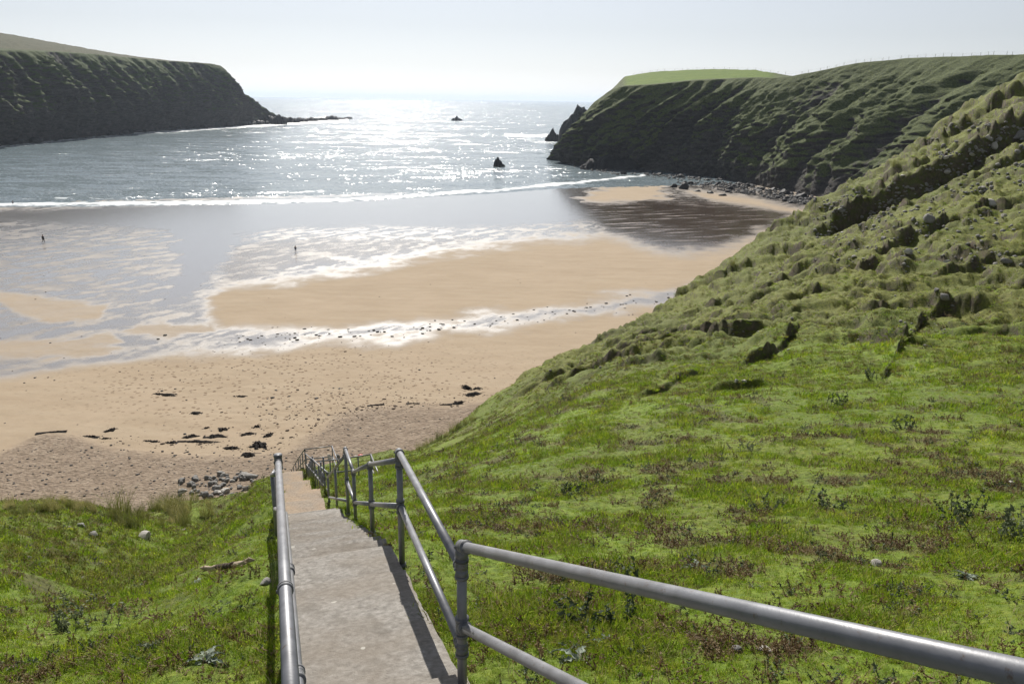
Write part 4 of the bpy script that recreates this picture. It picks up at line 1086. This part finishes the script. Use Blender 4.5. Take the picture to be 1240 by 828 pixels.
# ================================================================== FENCES ON THE SKYLINE
def fence(label, nodes_uv, Vsheet, npost, hgt=1.25):
    pts_ = []
    vs3 = Vsheet.reshape(-1, 3); U, VV = proj(vs3)
    ok = vs3[:, 2] > 5
    for u in np.linspace(*nodes_uv, npost):
        u = u + random.uniform(-2, 2)
        m_ = ok & (np.abs(U - u) < 4)
        k = np.nonzero(m_)[0]; k = k[np.argmin(VV[k])]; pts_.append(Vector(vs3[k].tolist()))
    o = empty('wire_fence', pts_[0]); tag(o, label, 'fence')
    tops = []
    for p in pts_:
        bm = bmesh.new(); q = p - pts_[0]; lean = Vector((random.uniform(-.12, .12), random.uniform(-.1, .1), 0)); h_ = hgt * random.uniform(.85, 1.2)
        tube(bm, q - UPV * .6, q + UPV * h_ + lean, .055, 8, r2=.05); bm_obj('post', bm, M['post'], o, False); tops.append(q + UPV * h_ + lean)
    bm = bmesh.new()
    for f_ in (.95, .7, .45, .2):
        for (a, pa_), (b, pb_) in zip(zip(tops, pts_), zip(tops[1:], pts_[1:])):
            q1 = (pa_ - pts_[0]).lerp(a, f_); q2 = (pb_ - pts_[0]).lerp(b, f_); tube(bm, q1, q2, .008, 5, caps=False)
    bm_obj('wire', bm, M['wire'], o)
fence('post and wire fence along the skyline of the grassy cliff, rising to the right', (955, 1238), RV[:, :], 27)
fence('post and wire fence along the far edge of the bright green field', (765, 945), RV[:, :], 20, 1.1)

# ================================================================== PEOPLE (far off on the sand and in the surf)
def person(label, base, hgt, yaw, pose, top_mat, leg_mat, sunk=0.0):
    k = hgt / 1.72
    J = dict(pel=(0, 0, .93), sp=(0, .01, 1.12), ch=(0, .0, 1.34), nk=(0, .0, 1.47), hd=(0, -.02, 1.58), ht=(0, -.02, 1.70),
             hl=(.09, 0, .90), kl=(.11, -.12 if pose else -.02, .50), al=(.12, -.10 if pose else 0, .08), tl=(.13, -.24 if pose else -.14, .03),
             hr=(-.09, 0, .90), kr=(-.10, .02, .50), ar=(-.11, .22 if pose else 0, .10), tr=(-.12, .10 if pose else -.14, .03),
             sl=(.18, 0, 1.38), el=(.25, .10 if pose else .02, 1.12), wl=(.24, -.02, .88), fl=(.23, -.05, .78),
             sr=(-.18, 0, 1.38), er=(-.25, -.06 if pose else .02, 1.12), wr=(-.22, -.20 if pose else -.02, .92), fr=(-.20, -.26 if pose else -.04, .84))
    Rr = dict(pel=.135, sp=.125, ch=.135, nk=.055, hd=.095, ht=.07, hl=.09, kl=.06, al=.042, tl=.035, hr=.09, kr=.06, ar=.042, tr=.035, sl=.062, el=.045, wl=.032, fl=.03, sr=.062, er=.045, wr=.032, fr=.03)
    E = [('pel', 'sp'), ('sp', 'ch'), ('ch', 'nk'), ('nk', 'hd'), ('hd', 'ht'), ('pel', 'hl'), ('hl', 'kl'), ('kl', 'al'), ('al', 'tl'), ('pel', 'hr'), ('hr', 'kr'), ('kr', 'ar'), ('ar', 'tr'), ('ch', 'sl'), ('sl', 'el'), ('el', 'wl'), ('wl', 'fl'), ('ch', 'sr'), ('sr', 'er'), ('er', 'wr'), ('wr', 'fr')]
    def skinned(name, keys, mat, grow, parent):
        ks = [q for q in J if q in keys]; ix = {q: i for i, q in enumerate(ks)}
        me = bpy.data.meshes.new(name); me.from_pydata([Vector(J[q]) * k for q in ks], [(ix[a], ix[b]) for a, b in E if a in ix and b in ix], [])
        o = link(bpy.data.objects.new(name, me), parent)
        sk = o.modifiers.new('skin', 'SKIN'); 
        for i, q in enumerate(ks): me.skin_vertices[0].data[i].radius = (Rr[q] * k * grow,) * 2; me.skin_vertices[0].data[i].use_root = (i == 0)
        sb = o.modifiers.new('sub', 'SUBSURF'); sb.levels = 1; sb.render_levels = 2
        me.materials.append(M[mat]); return o
    root = skinned('person', set(J), 'skin', 1.0, None)
    root.location = (base[0], base[1], base[2] - sunk); root.rotation_euler = (0, 0, yaw); tag(root, label, 'person')
    skinned('top', {'pel', 'sp', 'ch', 'sl', 'el', 'sr', 'er', 'wl', 'wr'}, top_mat, 1.13, root)
    skinned('trousers', {'pel', 'hl', 'kl', 'al', 'hr', 'kr', 'ar'}, leg_mat, 1.14, root)
    bm = bmesh.new(); bmesh.ops.create_uvsphere(bm, u_segments=14, v_segments=10, radius=.105 * k, matrix=Matrix.Translation(Vector((0, .015, 1.645)) * k) @ Matrix.Diagonal((1, 1.1, 1, 1)))
    bm_obj('hair', bm, M['hair'], root)
    bm = bmesh.new(); hd = Vector(J['hd']) * k
    tube(bm, hd + Vector((0, -.09, .02)) * k, hd + Vector((0, -.125, -.005)) * k, .014 * k, 8, r2=.018 * k)
    for sx_ in (-1, 1): ball(bm, hd + Vector((sx_ * .095, 0, .01)) * k, .022 * k, 8); ball(bm, hd + Vector((sx_ * .035, -.088, .045)) * k, .012 * k, 8)
    bm_obj('face', bm, M['skin'], root)
    return root
pp = beach_hit(53, 294.5); person('person in dark clothes walking on the wet sand, full reflection beneath', pp, 1.72, 1.2, True, 'dark_cloth', 'dark_cloth')
pp = beach_hit(358, 305.5); person('small person standing on the bright glistening sand, seen dark against it', pp, 1.3, .4, False, 'dark_cloth', 'blue_cloth')
pp = ground_z0(16, 248.0, 0); person('bather standing in the surf up to the thighs at the left edge', pp, 1.74, 2.6, False, 'dark_cloth', 'dark_cloth', sunk=.62)

# ================================================================== GRASS AND PLANTS
def blades_mesh(name, n, rad, h0, h1, w, lean, mat, seed, curve=.5):
    r_ = np.random.default_rng(seed); V = []; Fc = []; tip = []
    for i in range(n):
        a = r_.uniform(0, 6.283); q = rad * math.sqrt(r_.random()); bx, by = q * math.cos(a), q * math.sin(a)
        h = r_.uniform(h0, h1); dr = r_.uniform(0, 6.283); ln = lean * r_.uniform(.2, 1) * h; ww = w * r_.uniform(.7, 1.2)
        dx, dy = math.cos(dr), math.sin(dr); px_, py_ = -dy, dx
        b = len(V)
        for t, wf in ((0, 1), (.5, .8), (1, .12)):
            off = ln * (t ** (1 + curve)); z = h * (t - .25 * lean * t * t)
            cx, cy_ = bx + dx * off, by + dy * off
            V += [(cx - px_ * ww * wf / 2, cy_ - py_ * ww * wf / 2, z), (cx + px_ * ww * wf / 2, cy_ + py_ * ww * wf / 2, z)]; tip += [t, t]
        Fc += [(b, b + 1, b + 3, b + 2), (b + 2, b + 3, b + 5, b + 4)]
    V = np.array(V); V[:, 2] -= .01
    return np_mesh(name, V, np.array(Fc), M[mat], attrs=dict(tip=np.array(tip)))
def clump_mesh(name, seed, mat, nst, hgt, leaf, spread, nleaf, narrow=.45, upright=.5):
    """stalks that carry small crumpled leaves"""
    r_ = np.random.default_rng(seed); V = []; Fc = []; tip = []
    def quad(c, d1, d2):
        b = len(V)
        V.extend([c - d1 - d2 * .2, c + d2 * narrow - d1 * .1, c + d1, c - d2 * narrow + d1 * .1]); Fc.append((b, b + 1, b + 2, b + 3)); tip.extend([r_.random()] * 4)
    for i in range(nst):
        a = r_.uniform(0, 6.283); el = r_.uniform(upright, 1.45); L = hgt * r_.uniform(.5, 1.1)
        d = np.array([math.cos(a) * math.cos(el), math.sin(a) * math.cos(el), math.sin(el)]); s0 = np.array([r_.normal() * spread, r_.normal() * spread, -.01])
        px_ = np.array([-math.sin(a), math.cos(a), 0]) * .0035
        b = len(V); e = s0 + d * L; V.extend([s0 - px_, s0 + px_, e + px_ * .5, e - px_ * .5]); Fc.append((b, b + 1, b + 2, b + 3)); tip.extend([.1] * 4)
        for j in range(nleaf):
            t = r_.uniform(.2, 1.05); c = s0 + d * L * t + r_.normal(size=3) * leaf * .5
            d1 = r_.normal(size=3); d1[2] *= .7; d1 /= np.linalg.norm(d1); d2 = np.cross(d1, r_.normal(size=3)); d2 /= np.linalg.norm(d2)
            lf = leaf * r_.uniform(.5, 1.2); quad(c, d1 * lf, d2 * lf)
    return np_mesh(name, np.array(V), np.array(Fc), M[mat], smooth=False, attrs=dict(tip=np.array(tip)))

def scatter(name, meshes, P_, rot, scl):
    """one object that carries many small copies of a few meshes (grass nobody could count)"""
    c = bpy.data.collections.new(name + '_kinds')
    for m_ in meshes:
        c.objects.link(bpy.data.objects.new(m_.name, m_))
    me = bpy.data.meshes.new(name); n = len(P_)
    me.vertices.add(n); me.vertices.foreach_set('co', np.ascontiguousarray(P_, np.float32).ravel())
    at = me.attributes.new('rot', 'FLOAT_VECTOR', 'POINT'); at.data.foreach_set('vector', np.ascontiguousarray(rot, np.float32).ravel())
    at = me.attributes.new('scl', 'FLOAT_VECTOR', 'POINT'); at.data.foreach_set('vector', np.ascontiguousarray(scl, np.float32).ravel())
    at = me.attributes.new('pick', 'INT', 'POINT'); at.data.foreach_set('value', rng.integers(0, len(meshes), n).astype(np.int32))
    o = link(bpy.data.objects.new(name, me)); o['kind'] = 'stuff'
    ng = bpy.data.node_groups.new(name, 'GeometryNodeTree')
    ng.interface.new_socket('Geometry', in_out='INPUT', socket_type='NodeSocketGeometry'); ng.interface.new_socket('Geometry', in_out='OUTPUT', socket_type='NodeSocketGeometry')
    A = ng.nodes.new; L = ng.links.new
    gi = A('NodeGroupInput'); go = A('NodeGroupOutput'); ip = A('GeometryNodeInstanceOnPoints'); ci = A('GeometryNodeCollectionInfo')
    ci.inputs[0].default_value = c; ci.inputs[1].default_value = True; ci.inputs[2].default_value = True
    def na(nm, ty):
        q = A('GeometryNodeInputNamedAttribute'); q.data_type = ty; q.inputs[0].default_value = nm; return q.outputs[0]
    L(gi.outputs[0], ip.inputs['Points']); L(ci.outputs[0], ip.inputs['Instance']); ip.inputs['Pick Instance'].default_value = True
    L(na('pick', 'INT'), ip.inputs['Instance Index']); 
    er = A('FunctionNodeEulerToRotation'); L(na('rot', 'FLOAT_VECTOR'), er.inputs[0]); L(er.outputs[0], ip.inputs['Rotation']); L(na('scl', 'FLOAT_VECTOR'), ip.inputs['Scale'])
    L(ip.outputs[0], go.inputs[0])
    md = o.modifiers.new('copies', 'NODES'); md.node_group = ng
    return o

re_f = lambda a: np.interp(a, _ea, _er)
def sample(n, r0, r1, seed, amin=-37, amax=37, pw=1.0):
    r_ = np.random.default_rng(seed)
    a = np.radians(r_.uniform(amin, amax, n)); rad = np.exp(math.log(r0) + (math.log(r1) - math.log(r0)) * r_.random(n) ** pw)
    x = rad * np.sin(a); y = rad * np.cos(a); z = lookup(Z, a, rad)
    s, nn = stair_sn(x, y); off = (np.abs(nn + STW / 2) > STW / 2 + .05) | (s < -5)
    ok = off & (rad < re_f(a) + 1.0) & (z > 2.2)
    return a[ok], rad[ok], x[ok], y[ok], z[ok], r_
TU = [blades_mesh('grass_tuft', 26, .055, .025, .065, .0055, .9, 'grass', 500 + i) for i in range(5)]
TD = [blades_mesh('dry_tuft', 22, .05, .025, .075, .005, 1.0, 'drygrass', 520 + i) for i in range(3)]
a, rad, x, y, z, r_ = sample(165000, 1.6, 34, 31, -77, 77, pw=.8)
hv_ = lookup(hz, a, rad); keep = r_.random(len(a)) > hv_ * .35
a, rad, x, y, z = [q[keep] for q in (a, rad, x, y, z)]
n = len(a); tall = .42 + 1.0 * sstep(-.2, .5, fbm2(x / 1.3, y / 1.3, 3, 95)); sc = (.62 + .058 * rad) * r_.uniform(.6, 1.25, n) * tall
scatter('grass', TU + TU + TD, np.stack([x, y, z - .004], 1), np.stack([r_.normal(0, .12, n), r_.normal(0, .12, n), r_.uniform(0, 6.283, n)], 1), np.stack([sc * 1.25, sc * 1.25, sc], 1))
TR = [blades_mesh('rough_tuft', 34, .16, .06, .17, .018, 1.1, 'drygrass', 540 + i) for i in range(3)] + [blades_mesh('rough_tuft', 34, .16, .06, .15, .018, 1.1, 'grass', 545 + i) for i in range(2)]
a, rad, x, y, z, r_ = sample(70000, 24, 118, 33, -12, 37)
cl = fbm2(x / 2.4, y / 2.4, 3, 97); keep = cl > -.12
a, rad, x, y, z = [q[keep] for q in (a, rad, x, y, z)]; n = len(a); sc = r_.uniform(.4, 1.1, n) * (1 + .006 * rad) * .62
scatter('rough_grass', TR, np.stack([x, y, z - .03], 1), np.stack([r_.normal(0, .2, n), r_.normal(0, .2, n), r_.uniform(0, 6.283, n)], 1), np.stack([sc * 1.2, sc * 1.2, sc], 1))
a, rad, x, y, z, r_ = sample(9000, 18, 46, 34, -37, -12)
n = len(a); sc = r_.uniform(.5, 1.0, n)
scatter('bank_grass', TR, np.stack([x, y, z - .03], 1), np.stack([r_.normal(0, .2, n), r_.normal(0, .2, n), r_.uniform(0, 6.283, n)], 1), np.stack([sc * 1.2, sc * 1.2, sc], 1))
# dead bracken and weeds in patches
BR = [clump_mesh('bracken', 560 + i, 'bracken', 9, .11, .0105, .06, 15, .5, .25) for i in range(4)]
WD = [clump_mesh('weed', 570 + i, 'weedleaf', 7, .10, .013, .05, 14) for i in range(2)]
a, rad, x, y, z, r_ = sample(120000, 2.2, 52, 35, -75, 75)
hv_ = lookup(hz, a, rad); keep = (r_.random(len(a)) < hv_ * .55 + .035) & (np.hypot(x - (pa.x + pb.x) / 2, y - (pa.y + pb.y) / 2) > .75)
a, rad, x, y, z = [q[keep] for q in (a, rad, x, y, z)]; n = len(a); sc = r_.uniform(.32, 1.12, n) * (.72 + .032 * rad)
scatter('dead_bracken', BR + BR + WD, np.stack([x, y, z], 1), np.stack([r_.normal(0, .2, n), r_.normal(0, .2, n), r_.uniform(0, 6.283, n)], 1), np.stack([sc * 1.1, sc * 1.1, sc * .85], 1))

# single plants that stand out
def plant(name, me, u, v, s, label, cat, group=None):
    p = hit(u, v); o = link(bpy.data.objects.new(name, me)); o.location = p; o.scale = (s, s, s); o.rotation_euler = (0, 0, random.uniform(0, 6.28)); return tag(o, label, cat, group)
def thistle_mesh(seed):
    r_ = np.random.default_rng(seed); V = []; Fc = []; tip = []
    for i in range(11):
        a = i * 2.4 + r_.normal() * .2; L = r_.uniform(.11, .19); el = r_.uniform(.15, .9)
        d = np.array([math.cos(a) * math.cos(el), math.sin(a) * math.cos(el), math.sin(el)]); sd_ = np.array([-math.sin(a), math.cos(a), 0])
        pr = None
        for j in range(9):
            t = j / 8; c = d * L * t + np.array([0, 0, -.10 * t * t * L / .15]); w_ = (.020 if j % 2 else .004) * math.sin(min(1, t * 1.15 + .12) * PI) + .001
            b = len(V); V.extend([c - sd_ * w_ + np.array([0, 0, .008]), c, c + sd_ * w_ + np.array([0, 0, .008])]); tip.extend([t] * 3)
            if pr is not None: Fc.extend([(pr, pr + 1, b + 1, b), (pr + 1, pr + 2, b + 2, b + 1)])
            pr = b
    return np_mesh('thistle', np.array(V), np.array(Fc), M['thistle'], smooth=False, attrs=dict(tip=np.array(tip)))
TH = [thistle_mesh(580 + i) for i in range(2)]
for k, (u, v, s, lab) in enumerate([(700, 800, 1.25, 'silvery thistle rosette in the grass just below the big rail'), (735, 782, 1.0, 'smaller silvery thistle right of the rosette below the rail'), (845, 690, 1.3, 'pale thistle left of the big rail'), (1172, 700, .9, 'thistle in the grass above the right part of the big rail'), (878, 730, .9, 'thistle close above the big rail'), (250, 800, 1.2, 'pale thistle low in the near left grass'), (240, 705, .8, 'thistle by the driftwood stick')]):
    plant('thistle', TH[k % 2], u, v, s, lab, 'thistle')
BU = [clump_mesh('bush', 590 + i, 'weedleaf', 18, .20, .015, .09, 26) for i in range(3)]
for k, (u, v, s, lab) in enumerate([(1225, 650, 1.9, 'tall grey-green weed bush at the right edge above the big rail'), (1170, 628, 1.6, 'dark low weed clump left of the tall bush at the right'), (740, 748, 1.5, 'weed clump in the grass beyond the rail, above the thistles'), (1000, 615, 1.3, 'weed clump in the middle of the right-hand slope'), (930, 620, 1.2, 'weed clump left of the one in mid slope'), (1058, 458, 1.7, 'stalky weed standing in the green strip below the stepped gully'), (1020, 490, 1.8, 'dark green rush tuft in bright grass'), (722, 588, 1.3, 'weed beside the small green hummock'), (690, 600, 1.2, 'weed below the small green hummock'), (1098, 520, 1.6, 'weed clump high on the right-hand slope'), (905, 545, 1.2, 'weed at the edge of the brown patch'), (100, 760, 1.4, 'brown-green weed clump in the near left grass')]):
    plant('weed_clump', BU[k % 3], u, v, s, lab, 'plant')
MA = [blades_mesh('marram', 110, .28, .45, 1.0, .014, .75, 'marram', 600 + i, 1.0) for i in range(3)]
for k in range(58):
    u = 8 + 248 * ((k * .618) % 1); v = 613 - 10 * (u / 250) ** 2 + random.uniform(-7, 7) + (6 if u > 170 else 0)
    if 210 < u: v = random.uniform(588, 622)
    plant('marram_tuft', MA[k % 3], u, v + 3, random.uniform(.35, 1.35) * (1.2 if u > 150 else .5), 'tuft of long marram grass along the brink of the left bank', 'grass tuft', 'marram tufts along the brink of the left bank')
for k in range(34):
    u = random.uniform(135, 236); v = random.uniform(597, 640)
    plant('marram_tuft', MA[k % 3], u, v, random.uniform(.6, 1.5), 'tuft of long marram grass in the tussocky head of the gully on the left', 'grass tuft', 'marram tufts in the head of the gully')
for k in range(9):
    u = 508 + k * 8; v = np.interp(u, [508, 540, 575], [544, 526, 506]) + 2
    plant('marram_tuft', MA[k % 3], u, v, random.uniform(.7, 1.2), 'tuft of long grass on the right-hand brink where the slope meets the shingle', 'grass tuft', 'long grass tufts on the right-hand brink')
plant('rush_tuft', MA[0], 1084, 203, 1.5, 'dark tuft of long grass on the crest of the right-hand slope', 'grass tuft'); plant('rush_tuft', MA[1], 1172, 147, 1.2, 'upper tuft of long grass on the crest, near the right edge', 'grass tuft'); plant('rush_tuft', MA[2], 887, 322, 1.2, 'tuft of long grass overhanging the sand at the corner of the slope', 'grass tuft')

ST = [blades_mesh('stalk', 4, .03, .09, .22, .0032, .5, 'straw', 650 + i, .8) for i in range(3)]
a, rad, x, y, z, r_ = sample(10000, 2.0, 40, 36, -75, 75)
keep = r_.random(len(a)) < .25 + .75 * sstep(-.1, .4, fbm2(x / 2, y / 2, 3, 99)); a, rad, x, y, z = [q_[keep] for q_ in (a, rad, x, y, z)]; n = len(a); sc = r_.uniform(.4, 1.1, n) * (.8 + .02 * rad)
scatter('dead_stalks', ST, np.stack([x, y, z], 1), np.stack([r_.normal(0, .3, n), r_.normal(0, .3, n), r_.uniform(0, 6.283, n)], 1), np.stack([sc, sc, sc], 1))

# ================================================================== LIGHT, SKY, AIR, CAMERA
SUN_EL = math.radians(39); SUN_AZ = math.radians(-9.5)      # azimuth from +Y towards +X
sd = Vector((math.sin(SUN_AZ) * math.cos(SUN_EL), math.cos(SUN_AZ) * math.cos(SUN_EL), math.sin(SUN_EL)))
sl = bpy.data.lights.new('sun', 'SUN'); sl.energy = 5.0; sl.angle = math.radians(.53); sl.color = (1, .95, .87)
so = link(bpy.data.objects.new('sun', sl)); so.rotation_euler = (-sd).to_track_quat('-Z', 'Y').to_euler()
Wd = bpy.data.worlds.new('World'); S.world = Wd; Wd.use_nodes = True
nt = Wd.node_tree; bg = nt.nodes['Background']
sky = nt.nodes.new('ShaderNodeTexSky'); sky.sky_type = 'NISHITA'; sky.sun_disc = False
sky.sun_elevation = SUN_EL; sky.sun_rotation = SUN_AZ; sky.air_density = 1.0; sky.dust_density = .35; sky.ozone_density = 2.0; sky.altitude = 20
hs = nt.nodes.new('ShaderNodeHueSaturation'); hs.inputs['Saturation'].default_value = .30; nt.links.new(sky.outputs[0], hs.inputs['Color'])
mxs = nt.nodes.new('ShaderNodeMix'); mxs.data_type = 'RGBA'; mxs.blend_type = 'MULTIPLY'; mxs.inputs[0].default_value = 1; mxs.inputs[7].default_value = (.965, .975, 1.02, 1); nt.links.new(hs.outputs[0], mxs.inputs[6]); nt.links.new(mxs.outputs[2], bg.inputs[0]); bg.inputs[1].default_value = .068

hz_b = bmesh.new(); bmesh.ops.create_cube(hz_b, size=1, matrix=Matrix.Translation((0, 16000, 66)) @ Matrix.Diagonal((66000, 34000, 150, 1)))
hm = bpy.data.materials.new('sea_air'); hm.use_nodes = True; hm.node_tree.nodes.clear()
ho = hm.node_tree.nodes.new('ShaderNodeOutputMaterial'); hv = hm.node_tree.nodes.new('ShaderNodeVolumePrincipled')
hv.inputs['Color'].default_value = (.72, .84, 1, 1); hv.inputs['Density'].default_value = .00007; hv.inputs['Anisotropy'].default_value = .35
hm.node_tree.links.new(hv.outputs[0], ho.inputs['Volume'])
haze = bm_obj('haze', hz_b, hm, smooth=False); haze['kind'] = 'stuff'

cd = bpy.data.cameras.new('camera'); cd.sensor_width = 36; cd.lens = F / 1240 * 36; cd.clip_start = .05; cd.clip_end = 60000
cam = link(bpy.data.objects.new('camera', cd))
rm = Matrix((( _r[0], _u[0], -_f[0]), (_r[1], _u[1], -_f[1]), (_r[2], _u[2], -_f[2]))).to_4x4()
cam.matrix_world = Matrix.Translation(Vector(EYE)) @ rm
S.camera = cam
S.render.engine = 'CYCLES'
cy = S.cycles
cy.use_denoising = True; cy.denoiser = 'OPENIMAGEDENOISE'
cy.max_bounces = 6; cy.diffuse_bounces = 2; cy.glossy_bounces = 3; cy.transmission_bounces = 3; cy.volume_bounces = 0; cy.transparent_max_bounces = 6
cy.use_adaptive_sampling = True; cy.adaptive_threshold = .02
cy.sample_clamp_indirect = 6
vs = S.view_settings; vs.view_transform = 'Standard'; vs.look = 'None'; vs.gamma = 1; vs.use_curve_mapping = False; vs.exposure = .33
